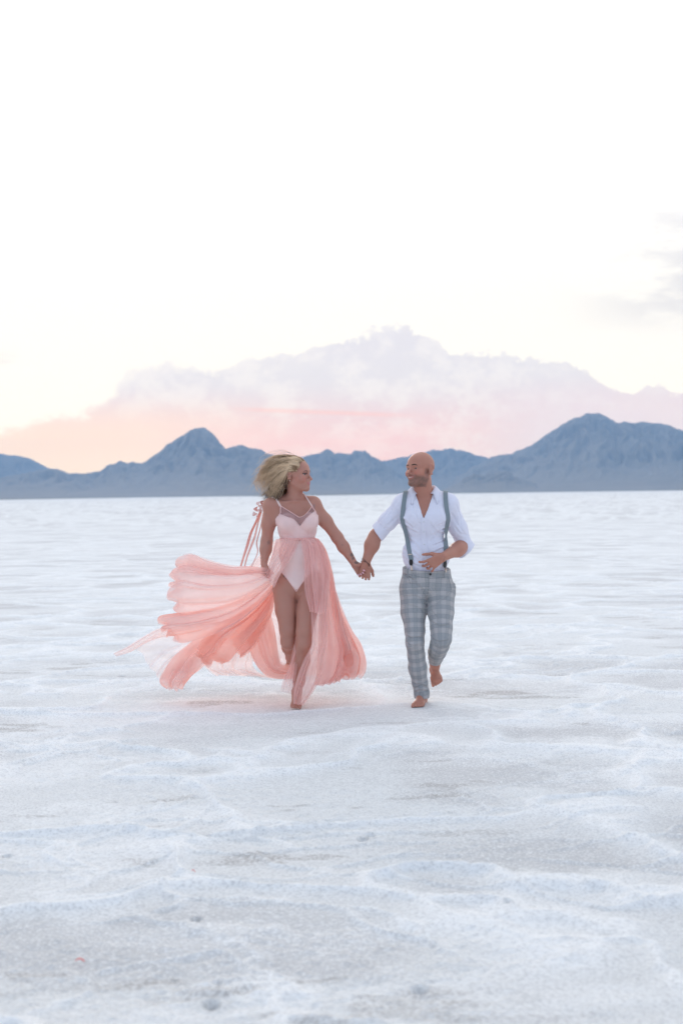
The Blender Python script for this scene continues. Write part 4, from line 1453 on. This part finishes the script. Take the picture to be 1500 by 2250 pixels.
def build_woman_clothes(F):
    J = wJ
    B = Field(tuple(J['pel'] - (.24, .24, .20)), tuple(J['nck'] + (.26, .22, .08)), .0035)
    woman_torso(B, .0045)
    for pts in (((603, 1116), (613, 1140)), ((682, 1114), (692, 1136))):
        B.cap(Wp(pts[0][0], pts[0][1], .0), Wp(pts[1][0], pts[1][1], -.01), .0405, .0445, .03)
    for s_ in 'RL':
        B.ell(J['sh' + s_], (.0545, .0545, .0565), .035)
    B.cap(J['hpR'], Wp(628, 1340, -.015), .090, .078, .03); B.cap(J['hpL'], Wp(675, 1345, -.05), .090, .077, .03)
    for pts in (((612, 1168), (628, 1174), (645, 1180)), ((660, 1158), (672, 1168), (690, 1180)), ((606, 1172), (620, 1182), (630, 1190))):
        B.groove([B.hit(x, y, 0)[0] for x, y in spline(pts, 8)], .004, .002)
    V, Q = B.mesh(2)
    px, py = proj(V)
    frontv = V[:, 1] < J['rib'][1] + .02
    sweet = [(560, 1145), (604, 1141), (609, 1134), (617, 1129), (626, 1133), (636, 1137), (646, 1142), (653, 1149), (659, 1156), (665, 1149), (671, 1141), (677, 1135), (683, 1129), (689, 1123), (694, 1120), (700, 1128), (706, 1140), (740, 1145)]
    topy = np.where(frontv, interp_line(sweet, px), 1142)
    waisty = 1184
    xc, yc = 651, 1298
    legy = yc - np.abs(px - xc) * 1.22
    arm = np.abs(V[:, 0] - J['rib'][0]) < .152
    V1, Q1 = keep_faces(V, Q, (py > topy) & (py <= waisty + 4) & arm)
    dress = mesh('dress', V1, Q1, PINK, woman)
    V2, Q2 = keep_faces(V, Q, (py > waisty + 4) & (py < legy))
    suit = mesh('bodysuit', V2, Q2, PALE, woman)
    vline = [(612, 1108), (616.8, 1111.6), (636, 1123.6), (652, 1134), (658.4, 1136.7), (668, 1133), (677.6, 1123.6), (685.6, 1112), (690, 1106)]
    V3, Q3 = keep_faces(V, Q, frontv & (py <= topy + 1.5) & (py > interp_line(vline, px)) & (px > 614) & (px < 692))
    mesh('mesh_panel', V3, Q3, MESHP, dress)
    strip_on(B, vline[1:-1], 40, .0005, .0045, .002, 'neckline_trim', EDGE, dress)
    strip_on(B, sweet[5:13], 50, .0, .003, .0015, 'cup_seam', EDGE, dress)
    strip_on(B, ((616.8, 1111.6), (616, 1120), (616, 1127), (612, 1133)), 24, .0003, .006, .002, 'armhole_trim', EDGE, dress)
    strip_on(B, ((685.6, 1112), (688, 1117), (692, 1122), (695, 1127)), 24, .0003, .005, .002, 'armhole_trim', EDGE, dress)
    strip_on(B, ((617, 1256), (628, 1268), (639, 1283), (647, 1294), (651, 1299), (656, 1292), (664, 1280), (672, 1270)), 40, .0, .0045, .002, 'leg_trim', EDGE, suit)
    for seam in (((655, 1160), (657, 1172), (658, 1183)), ((632, 1166), (633, 1176), (634, 1184)), ((678, 1163), (677, 1174), (676, 1184))):
        strip_on(B, seam, 12, -.0008, .0022, .0015, 'seam', EDGE, dress)
    for pts, w in ((((597, 1094), (602, 1094), (608, 1099), (613, 1107), (616.5, 1113)), .014), (((664, 1083), (669, 1088), (675, 1096), (681, 1105), (686, 1113)), .008)):
        s, P, N = strip_on(F, pts, 24, .002, w, .0025, 'shoulder_strap', PALE, dress)
    # gathered waist seam all the way round
    c = J['rib'] * 0 + Wp(652, 1184)
    ring = []
    for a in np.linspace(0, 2 * math.pi, 73):
        d = np.array((math.sin(a), -math.cos(a), 0)); r = .22
        while r > .05 and B.sample(c + d * r) > 0:
            r -= .001
        ring.append(c + d * (r + .002) + (0, 0, .0012 * math.sin(a * 23)))
    v, f = tube(ring, .0075 + .0010 * np.sin(np.linspace(0, 190, 73)), 8, False)
    mesh('waist_seam', v, f, cloth_mat('coral_gathers', (.80, .42, .37), 700), dress)
    return B, dress


rngf = np.random.RandomState(7)


def panel(rows, m, parent, nu=90, nv=150, folds=9, amp=.02, ramp=.8, seed=1, hem=.02, start=.15, shift=0., thin_hem=0.0, name='skirt_panel', jag=1.0, wob=.03, vthin=0):
    """rows: cross-sections from the gathers to the hem, each a list of (px, py, depth)"""
    RR = []
    for r in rows:
        P = np.array([Wp(a, b, c + shift) for a, b, c in r])
        RR.append(spline(P, nv))
    RR = np.array(RR)                                # rows, nv, 3
    G = np.stack([spline(RR[:, j], nu) for j in range(nv)], 1)
    u = np.linspace(0, 1, nu)[:, None]; v = np.linspace(0, 1, nv)[None]
    du = np.gradient(G, axis=0); dv = np.gradient(G, axis=1)
    N = np.cross(du, dv); N /= np.linalg.norm(N, axis=2)[..., None] + 1e-9
    N = np.where((N[..., 1:2] > 0), -N, N)
    # keep the sign coherent with the mean
    uu = u + 0 * v; vv = v + 0 * u
    folds = folds * .48
    w = vv + wob * (fbm2(uu * 2.2 + seed, vv * 2.5, 3, seed) - .5) * 2
    ph = rngf.rand(4) * 6.28
    f1 = np.sin(2 * math.pi * folds * w + ph[0] + 1.3 * np.sin(2 * math.pi * 1.3 * w + ph[2]))
    f2 = np.sin(2 * math.pi * folds * 2.1 * w + ph[1] + 2.0 * uu)
    f3 = (fbm2(uu * 2 + seed, w * folds * 1.2, 2, seed + 5, .35) - .5) * 2
    a = amp * (start + (1 - start) * uu ** ramp)
    D = a * 1.3 * (1.0 * f1 + .45 * f3)
    G = G + N * D[..., None] * 1.0
    T = dv / (np.linalg.norm(dv, axis=2)[..., None] + 1e-9)
    G = G + T * (a * .10 * np.cos(2 * math.pi * folds * w + ph[0]))[..., None]
    # ragged hem
    U = du / (np.linalg.norm(du, axis=2)[..., None] + 1e-9)
    hm = .7 * (fbm2(vv * folds * 1.1 + seed, vv * 0 + 2, 2, seed + 2) - .45) * 2 * hem * uu ** 3 + hem * .12 * np.cos(2 * math.pi * folds * w + ph[0]) * uu ** 4
    G = G + U * hm[..., None]
    G[..., 2] = np.maximum(G[..., 2], .012 + .01 * np.abs(f1))
    ob = mesh(name, G.reshape(-1, 3), grid_faces(nu, nv), m, parent)
    th = np.zeros((nu, nv))
    if thin_hem:
        th = np.minimum(1, thin_hem * 1.5) * uu ** 3
    if vthin:
        th = np.maximum(th, vthin * np.where(vthin > 0, 1, 1) * np.abs(vv - .5) * 2)
    attr(ob, 'thin', np.clip(th, 0, 1).ravel())
    return ob


def jrows(rows, s, seed):
    r = np.random.RandomState(seed)
    return [[(a + r.uniform(-s, s), b + r.uniform(-s, s), c + r.uniform(-.02, .02)) for a, b, c in row] for row in rows]


def build_skirt(dress):
    D = dress
    # overskirt swept to the gathering hand
    E = [[(608, 1184, -.06), (632, 1184, -.115), (659, 1184, -.10)], [(603, 1200, -.06), (626, 1203, -.125), (650, 1204, -.11)],
         [(598, 1220, -.06), (618, 1224, -.13), (640, 1224, -.125)], [(593, 1238, -.06), (608, 1244, -.135), (625, 1247, -.14)],
         [(589, 1250, -.05), (598, 1262, -.12), (611, 1271, -.15)], [(587, 1258, -.04), (592, 1276, -.10), (602, 1292, -.13)]]
    for k in range(2):
        panel(jrows(E, 1.2, k), TULLE_SKIRT if k else TULLE, D, 70, 110, 7 + k * 2, .007, .6, 11 + k, .004, .4, shift=-.006 * k)
    # the three blown lobes
    L1 = [[(589, 1248, -.06), (591, 1262, -.09), (598, 1284, -.06)], [(550, 1247, -.06), (550, 1278, -.13), (556, 1313, -.06)],
          [(510, 1247, -.06), (506, 1288, -.17), (506, 1331, -.04)], [(456, 1234, -.03), (446, 1288, -.19), (455, 1341, -.02)],
          [(423, 1221, .0), (410, 1262, -.17), (400, 1305, -.17), (412, 1345, .0)], [(402, 1226, .05), (388, 1262, -.08), (378, 1302, -.08), (392, 1340, .04)],
          [(398, 1236, .12), (380, 1268, .05), (377, 1305, .05), (388, 1332, .12)]]
    for k in (0, 1):
        panel(jrows(L1, 2.5, k + 3), (TULLE, TULLE, TULLE)[k], D, 110, 190, (6, 8, 11, 7)[k], .024, .7, 21 + k, .020, .12, shift=(0, .035, -.02, .09)[k], thin_hem=.30)
    # top flap of the first lobe rising
    T1 = [[(590, 1248, -.07), (592, 1256, -.08)], [(545, 1246, -.05), (545, 1262, -.10)], [(500, 1243, -.02), (498, 1264, -.11)],
          [(455, 1231, .02), (445, 1262, -.10)], [(424, 1219, .06), (406, 1262, -.06)], [(408, 1220, .12), (395, 1255, .03)]]
    panel(T1, TULLE, D, 90, 90, 4, .016, .7, 31, .014, .1, thin_hem=.5)
    panel(jrows(T1, 2, 4), TULLE_THIN, D, 90, 90, 5, .016, .7, 32, .014, .1, shift=.02, thin_hem=.3)
    L2 = [[(590, 1272, -.02), (599, 1296, -.04)], [(550, 1302, -.0), (562, 1336, -.07)], [(500, 1325, .02), (514, 1374, -.10)],
          [(440, 1342, .03), (428, 1370, -.10), (456, 1398, -.04)], [(392, 1346, .04), (376, 1376, -.08), (404, 1410, .0)], [(358, 1352, .08), (360, 1380, .0), (388, 1408, .06)],
          [(352, 1354, .12), (362, 1384, .08), (384, 1402, .12)]]
    for k in (0, 1):
        panel(jrows(L2, 2.5, k + 7), (TULLE, TULLE_DEEP, TULLE_DEEP)[k], D, 100, 150, (5, 7, 9, 6)[k], .020, .7, 41 + k, .018, .12, shift=(.0, .04, -.02, .09)[k], thin_hem=.30)
    L3 = [[(597, 1283, .02), (601, 1312, .02)], [(562, 1322, .04), (590, 1346, .0)], [(525, 1345, .06), (552, 1396, -.05)],
          [(488, 1368, .06), (494, 1402, -.06), (528, 1424, -.02)], [(455, 1392, .08), (468, 1432, -.05), (508, 1446, .0)], [(434, 1424, .12), (452, 1448, .02), (496, 1452, .06)],
          [(436, 1434, .16), (462, 1458, .1), (488, 1452, .12)]]
    for k in (0, 1):
        panel(jrows(L3, 2.5, k + 13), (TULLE_DEEP, TULLE_DEEP, TULLE_DEEP)[k], D, 100, 150, (4, 6, 8, 5)[k], .018, .7, 51 + k, .016, .12, shift=(.0, .05, -.015, .09)[k], thin_hem=.25)
    # dark throat between lobes and thigh
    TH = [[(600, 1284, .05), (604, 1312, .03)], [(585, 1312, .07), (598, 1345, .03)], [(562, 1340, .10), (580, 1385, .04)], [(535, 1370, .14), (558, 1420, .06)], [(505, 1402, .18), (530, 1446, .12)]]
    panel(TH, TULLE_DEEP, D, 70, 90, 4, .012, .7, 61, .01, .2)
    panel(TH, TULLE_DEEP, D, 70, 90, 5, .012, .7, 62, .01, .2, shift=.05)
    # trailing train on the left
    F1 = [[(455, 1385, .30), (500, 1405, .25)], [(415, 1415, .32), (478, 1430, .24)], [(382, 1448, .33), (452, 1452, .22)],
          [(360, 1482, .32), (395, 1478, .16), (430, 1478, .22)], [(356, 1498, .28), (385, 1500, .14), (416, 1494, .22)], [(366, 1508, .26), (384, 1511, .20), (404, 1504, .26)]]
    for k in range(3):
        panel(jrows(F1, 3, k + 19), (TULLE, TULLE, TULLE_DEEP)[k], D, 80, 110, 4 + k, .020, .8, 71 + k, .016, .3, shift=.04 * k, thin_hem=.3)
    F2 = [[(450, 1372, .35), (460, 1420, .34)], [(400, 1380, .36), (402, 1445, .34)], [(350, 1390, .38), (372, 1470, .34)], [(318, 1408, .4), (360, 1490, .34)], [(300, 1424, .42), (356, 1500, .33)]]
    panel(F2, TULLE_THIN, D, 80, 100, 5, .016, .6, 81, .02, .4)
    F3 = [[(372, 1374, .34), (384, 1398, .34)], [(342, 1384, .35), (350, 1402, .35)], [(312, 1401, .36), (319, 1414, .36)], [(280, 1421, .38), (288, 1432, .38)], [(248, 1437, .40), (256, 1442, .40)]]
    panel(F3, TULLE_THIN, D, 70, 40, 2, .010, .4, 83, .012, .6, thin_hem=.2)
    panel(F3, TULLE_THIN, D, 70, 40, 3, .014, .4, 84, .02, .6, shift=.02)
    # swag curling behind the legs
    S1 = [[(536, 1372, .30), (590, 1334, .26)], [(545, 1405, .34), (596, 1370, .24)], [(556, 1440, .38), (603, 1405, .24)], [(572, 1468, .38), (609, 1442, .24)],
          [(592, 1482, .34), (616, 1460, .22)], [(622, 1486, .32), (632, 1464, .24)], [(660, 1486, .34), (664, 1462, .3)]]
    for k in range(3):
        panel(jrows(S1, 2, k + 27), (TULLE, TULLE_DEEP, TULLE)[k], D, 90, 90, 3 + k, .016, .3, 91 + k, .006, .7, shift=.05 * k - .10)
    S2 = [[(560, 1330, .42), (600, 1310, .40)], [(500, 1385, .46), (570, 1390, .42)], [(470, 1425, .50), (556, 1440, .44)], [(448, 1460, .54), (560, 1470, .46)], [(470, 1480, .54), (590, 1490, .42)]]
    for k in range(2):
        panel(jrows(S2, 4, k + 31), TULLE_THIN, D, 80, 130, 7 + k, .022, .7, 101 + k, .02, .3, shift=.04 * k)
    # back of the skirt seen past the legs
    S3 = [[(600, 1262, .22), (700, 1262, .22)], [(592, 1330, .36), (700, 1330, .36)], [(590, 1400, .48), (700, 1400, .48)], [(588, 1455, .55), (705, 1455, .5)], [(580, 1482, .55), (715, 1484, .45)]]
    panel(S3, TULLE_THIN, D, 70, 150, 10, .022, .8, 111, .01, .3)
    panel(jrows(S3, 3, 5), TULLE_THIN, D, 70, 150, 9, .022, .8, 112, .01, .3, shift=.05)
    # pale sweep behind her right hip
    S4 = [[(606, 1186, .10), (640, 1186, .13)], [(578, 1212, .16), (610, 1216, .20)], [(556, 1236, .22), (590, 1246, .24)], [(535, 1256, .26), (570, 1270, .26)]]
    panel(S4, TULLE_THIN, D, 50, 60, 4, .010, .8, 113, .01, .4); panel(S4, TULLE_THIN, D, 50, 60, 4, .010, .8, 114, .01, .4, shift=.02)
    # front right drape: a short sheer layer over a long one
    A = [[(659, 1184, -.10), (680, 1184, -.10), (699, 1184, -.03)], [(664, 1203, -.12), (688, 1200, -.13), (710, 1203, -.03)], [(668, 1230, -.135), (694, 1230, -.16), (719, 1230, -.04)],
         [(669, 1262, -.14), (698, 1262, -.18), (724, 1262, -.05)], [(671, 1300, -.15), (700, 1302, -.19), (720, 1304, -.08)], [(681, 1342, -.17), (700, 1348, -.20), (714, 1342, -.14)]]
    for k in range(2):
        panel(jrows(A, 1, k + 41), TULLE_SKIRT, D, 80, 120, 7 + 2 * k, .009, .6, 121 + k, .006, .35, shift=-.008 * k)
    Bq = [[(672, 1184, -.08), (699, 1184, -.02)], [(684, 1206, -.09), (712, 1206, -.02)], [(692, 1260, -.11), (724, 1260, -.04)], [(684, 1340, -.14), (722, 1340, -.06)],
          [(684, 1382, -.17), (720, 1382, -.08)], [(684, 1416, -.18), (718, 1416, -.10)], [(668, 1452, -.17), (712, 1452, -.10)], [(652, 1490, -.13), (703, 1488, -.09)], [(645, 1522, -.10), (692, 1514, -.07)], [(645, 1546, -.09), (668, 1549, -.08)]]
    for k in range(2):
        panel(jrows(Bq, 1.2, k + 51), (TULLE_SKIRT, TULLE, TULLE_SKIRT)[k], D, 150, 90, 4 + k, .010, .5, 131 + k, .008, .4, shift=.010 * k, thin_hem=.2)
    B2 = [[(654, 1392, -.07), (664, 1396, -.10)], [(645, 1428, -.05), (658, 1432, -.08)], [(634, 1465, -.04), (652, 1470, -.06)], [(622, 1498, -.03), (649, 1505, -.05)], [(614, 1518, -.03), (646, 1529, -.04)]]
    for k in range(2):
        panel(jrows(B2, 1, k + 61), TULLE_SKIRT, D, 60, 60, 3 + k, .009, .6, 141 + k, .012, .4, shift=.012 * k, thin_hem=.5)
    # right side falling to the salt
    Cq = [[(684, 1184, .0), (698, 1184, .05), (690, 1184, .10)], [(694, 1206, .0), (714, 1206, .07), (700, 1206, .14)], [(704, 1258, -.02), (728, 1258, .10), (712, 1258, .2)], [(706, 1320, -.05), (739, 1318, .12), (724, 1318, .26)],
          [(704, 1384, -.07), (751, 1382, .14), (738, 1380, .34)], [(702, 1440, -.08), (764, 1432, .16), (750, 1430, .4)], [(700, 1486, -.09), (752, 1478, .12), (766, 1462, .42)], [(697, 1506, -.09), (728, 1498, .06), (756, 1474, .4)]]
    for k in range(3):
        panel(jrows(Cq, 1.5, k + 71), (TULLE, TULLE_SKIRT, TULLE_DEEP)[k], D, 120, 160, 6 + 2 * k, .016, .8, 151 + k, .012, .2, shift=.02 * k)
    Dq = [[(722, 1290, .12), (733, 1290, .20)], [(730, 1345, .12), (749, 1340, .28)], [(736, 1385, .10), (770, 1388, .32)], [(738, 1425, .08), (789, 1418, .34)], [(738, 1458, .05), (772, 1446, .14), (799, 1450, .36)],
          [(734, 1480, .05), (768, 1474, .10), (797, 1472, .34)], [(736, 1492, .09), (764, 1487, .13), (788, 1482, .32)]]
    for k in range(3):
        panel(jrows(Dq, 2, k + 81), (TULLE, TULLE_DEEP, TULLE)[k], D, 90, 110, 5 + k, .022, .7, 161 + k, .012, .25, shift=.04 * k, thin_hem=.15)
    # ribbons streaming from the shoulder and the little bow
    RIB = cloth_mat('coral_ribbon', (.82, .42, .36), 800, .6)
    RP = cloth_mat('pale_ribbon', (.80, .58, .54), 800, .5)
    for pts, w, m in ((((574, 1120, .10), (562, 1148, .12), (551, 1172, .14), (543, 1200, .16), (536, 1222, .18), (529, 1245, .2)), .020, RIB),
                      (((574, 1124, .11), (566, 1152, .15), (560, 1178, .17), (552, 1200, .19), (543, 1224, .2), (537, 1247, .22)), .016, RP),
                      (((578, 1128, .10), (572, 1160, .13), (564, 1192, .16), (566, 1214, .18), (552, 1246, .2)), .010, RP)):
        P = spline([Wp(*p) for p in pts], 40)
        N = np.array([unit((math.sin(.9 + .10 * i), -1, .2)) for i in range(len(P))])
        v, f = ribbon(P, N, w, .0012)
        mesh('ribbon', v, f, m, D, smooth=False)
    rb = np.random.RandomState(12)
    for k, (x, y, d_, sz) in enumerate(((577, 1104, .04, 1.0), (568, 1108, .06, 1.15), (574, 1113, .03, .9), (564, 1119, .07, 1.1), (571, 1122, .05, .9), (561, 1129, .09, 1.0), (567, 1134, .08, .8))):
        c = Wp(x, y, d_)
        # a folded petal of fabric: a curled disc
        ax = unit(rb.normal(size=3) * (.6, .6, .5) + (0, -.9, .2)); e1 = unit(np.cross(ax, (0, 0, 1))); e2 = np.cross(ax, e1)
        rows = []
        for r in np.linspace(.1, 1, 7):
            rows.append([c + (e1 * math.cos(t) * 1.25 + e2 * math.sin(t)) * r * .016 * sz + ax * .010 * sz * (r ** 2 * math.cos(2 * t + k) + .4 * r * math.sin(3 * t)) for t in np.linspace(0, 2 * math.pi, 25)])
        mesh('bow_loop', np.array(rows).reshape(-1, 3), grid_faces(7, 25), RP if k % 3 else RIB, D)


# ------------------------------------------------------------------ her hair
def build_hair(F):
    rg = np.random.RandomState(3)
    H = wH
    # scalp shell
    S = Field(tuple(H.o - .20), tuple(H.o + .20), .004)
    S.ell(H(0, -.022, .034), (.083, .104, .094), .01, H.M)
    S.ell(H(-.0, -.070, -.02), (.060, .060, .085), .03, H.M)
    V, Q = S.mesh(1)
    L = H.inv(V)
    l, f, u = L.T
    hl = .038 + .022 * np.clip(f / .06, -1, 1) - .02 * (np.abs(l) > .07)       # hairline
    keep = (u > hl) | (f < -.040 - .0 * u)
    keep &= ~((f > .066))
    V, Q = keep_faces(V, Q, keep)
    hm, t, b = mat('blonde_hair', rough=.45)
    a = t.node('ShaderNodeAttribute', attribute_name='tone').outputs['Color']
    t.l.new(a, b.inputs['Base Color'])
    b.inputs['Specular IOR Level'].default_value = .15
    b.inputs['Transmission Weight'].default_value = 0
    light = np.array((.82, .60, .40)); mid = np.array((.37, .235, .14)); dark = np.array((.085, .045, .032))
    cap_tone = np.tile(mid * .8, (len(V), 1))
    Lc = H.inv(V)
    cap_tone = np.where((Lc[:, 2] < .0)[:, None], dark * 1.5, cap_tone)
    # strands
    VV = [V]; FF = [tuple(map(int, q)) for q in Q]; TT = [cap_tone]; o = len(V)
    VV2, FF2, TT2, o2 = [], [], [], 0
    n = 3600
    cl = dict(fan=rg.normal(0, .30, 400), w1=rg.uniform(0, 6.28, 400), w2=rg.uniform(0, 6.28, 400), L=rg.uniform(.8, 1.18, 400), t=rg.rand(400))
    for i in range(n):
        # root on the scalp
        a1 = rg.uniform(-1.45, 1.45)             # across the head (side to side)
        a2 = rg.uniform(-.75, 1.0) if i % 5 else rg.uniform(.2, 1.1)   # back to front
        l = .083 * math.sin(a1) * math.cos(a2 * .6)
        fz = -.022 + .104 * math.sin(a2 * 1.05) * .92
        uz = .034 + .094 * math.cos(a1) * math.cos(a2 * .95)
        low = i % 5 < 2
        if low:                                   # nape and behind the ears
            a3 = rg.uniform(-1.62, 1.62)
            l, fz, uz = .079 * math.sin(a3), -.048 - .070 * math.cos(a3), rg.uniform(-.095, .04)
        if i % 9 == 0:                            # temples, swept back over the ear tops
            sg = 1 if i % 2 else -1
            l, fz, uz = sg * rg.uniform(.070, .080), rg.uniform(.0, .050), rg.uniform(.022, .060)
            low = False
        root = H(l, fz, uz)
        rs = H.inv(root)
        # blown to the photo's left: back along -forward, fanning down
        h = (uz + .09) / .22                      # 0 low .. 1 crown
        h = min(max(h, 0), 1)
        Lr = rg.uniform(.21, .31) * (.78 + .38 * h) if not low else rg.uniform(.12, .22)
        ci = (int((l + .1) / .026) * 13 + int((uz + .12) / .030) * 5 + int((fz + .14) / .05) * 3) % 400
        fan = cl['fan'][ci] + rg.normal(0, .10)
        Lr *= cl['L'][ci]; w1 = cl['w1'][ci] + rg.normal(0, .15); w2 = cl['w2'][ci] + rg.normal(0, .2)
        end_dir = -1.55 + .30 * h + fan
        sgn = np.sign(l) if abs(l) > .02 else rg.choice([-1, 1])
        back = H.M @ np.array((0, -1, 0))
        side = H.M @ np.array((1, 0, 0))
        p = root.copy(); pts = [p.copy()]
        seg = 12
        for k in range(1, seg + 1):
            s = k / seg
            lift = .42 * h * (1 - s) ** 1.5 * (1 if not low else .0)
            ang = lift + end_dir * (s ** (.9 + .3 * h)) * 1.2 if not low else -.5 - .75 * s + fan * .6
            d = back * math.cos(ang) + np.array((0, 0, 1)) * math.sin(ang)
            if i % 16 == 0:
                d = d + np.array((0, 0, 1)) * .6 * math.sin(w1 + i + s * 4) + back * .3 * s
            d = d + side * (.20 * math.sin(w1 + s * 7) + sgn * .12 * (1 - s)) + (np.array((0, 0, 1)) * .45 + back * .65) * s ** .8 * math.sin(w2 * .5 + s * 8.0)
            # hug the head first
            p = p + unit(d) * Lr / seg
            q = H.inv(p)
            e = np.array((q[0] / .087, (q[1] + .022) / .108, (q[2] - .034) / .098)); m_ = np.linalg.norm(e)
            if m_ < 1:
                e /= m_; p = H(e[0] * .087, e[1] * .108 - .022, e[2] * .098 + .034)
            pts.append(p.copy())
        r0 = rg.uniform(.0006, .0015)
        if i % 16 == 0:
            r0 = .0006; Lr *= 1.15
        P = spline(pts, 16)
        v, f_ = tube(P, r0 * np.linspace(1, .35, 16), 4, False)
        clump = math.sin(a1 * 9 + 2) * math.sin(a2 * 7 + a1 * 4)
        tone = (dark if low and rg.rand() < .85 and uz < .02 else (mid if cl['t'][ci] + rg.normal(0, .15) < .44 else light)) * rg.uniform(.7, 1.12)
        tip = light * rg.uniform(.85, 1.1)
        tt = np.linspace(0, 1, 16)[:, None]
        tw = tone * (1 - tt ** 1.5 * (.25 if low else .8)) + tip * tt ** 1.5 * (.25 if low else .8)
        VV2.append(v); FF2 += [tuple(x + o2 for x in q) for q in f_]; o2 += len(v); TT2.append(np.repeat(tw, 4, 0))
    Vall = np.concatenate(VV2 + VV); off = o2
    Fall = FF2 + [tuple(x + off for x in q) for q in FF]
    Tall = np.concatenate(TT2 + TT)
    ob = mesh('hair', Vall, Fall, hm, woman)
    attr(ob, 'tone', np.clip(Tall, 0, 1), 'FLOAT_COLOR')


def build_woman():
    F, body = build_woman_body()
    B, dress = build_woman_clothes(F)
    build_skirt(dress)
    build_hair(F)
    eyes(woman, wH, .99, (-.1, 1, -.02))
    brows(woman, wH, .99, .0024, F)
    v, f = blob(wH(-.086, -.008, -.042), (.004, .004, .004)); mesh('earring', v, f, METAL, woman)


build_woman()
for px, py, r in ((175, 2115, 22), (424, 1918, 12)):
    x, y = ground_at(px, py)
    P = spline([(x - .008 * r / 12, y, .006), (x, y + .003, .012), (x + .006 * r / 12, y + .004, .007), (x + .010 * r / 12, y - .006, .004)], 10)
    v, f = ribbon(P, np.array([unit((.1, -.5, 1))] * 10), .004 * np.array([.2, .6, .9, 1, 1, .9, .8, .7, .5, .3]) * r / 12, .0008)
    tag(mesh('petal', v, f, cloth_mat('coral_scrap', (.75, .22, .20)), None), 'small coral scrap lying on the bare salt, ' + ('nearest the camera at lower left' if r > 20 else 'the smaller and farther of two'), 'petal', 'coral scraps on the salt')

# people were modelled in place: put each person's origin on the ground under them
bpy.context.view_layer.update()
for o in [o for o in COL.objects if o.type == 'EMPTY' and o.name.startswith('person')]:
    k = tuple(o['base'])
    o.location = k
    for c in o.children:
        c.matrix_parent_inverse = Matrix.Translation((-k[0], -k[1], -k[2]))
        c.matrix_basis = Matrix.Identity(4)
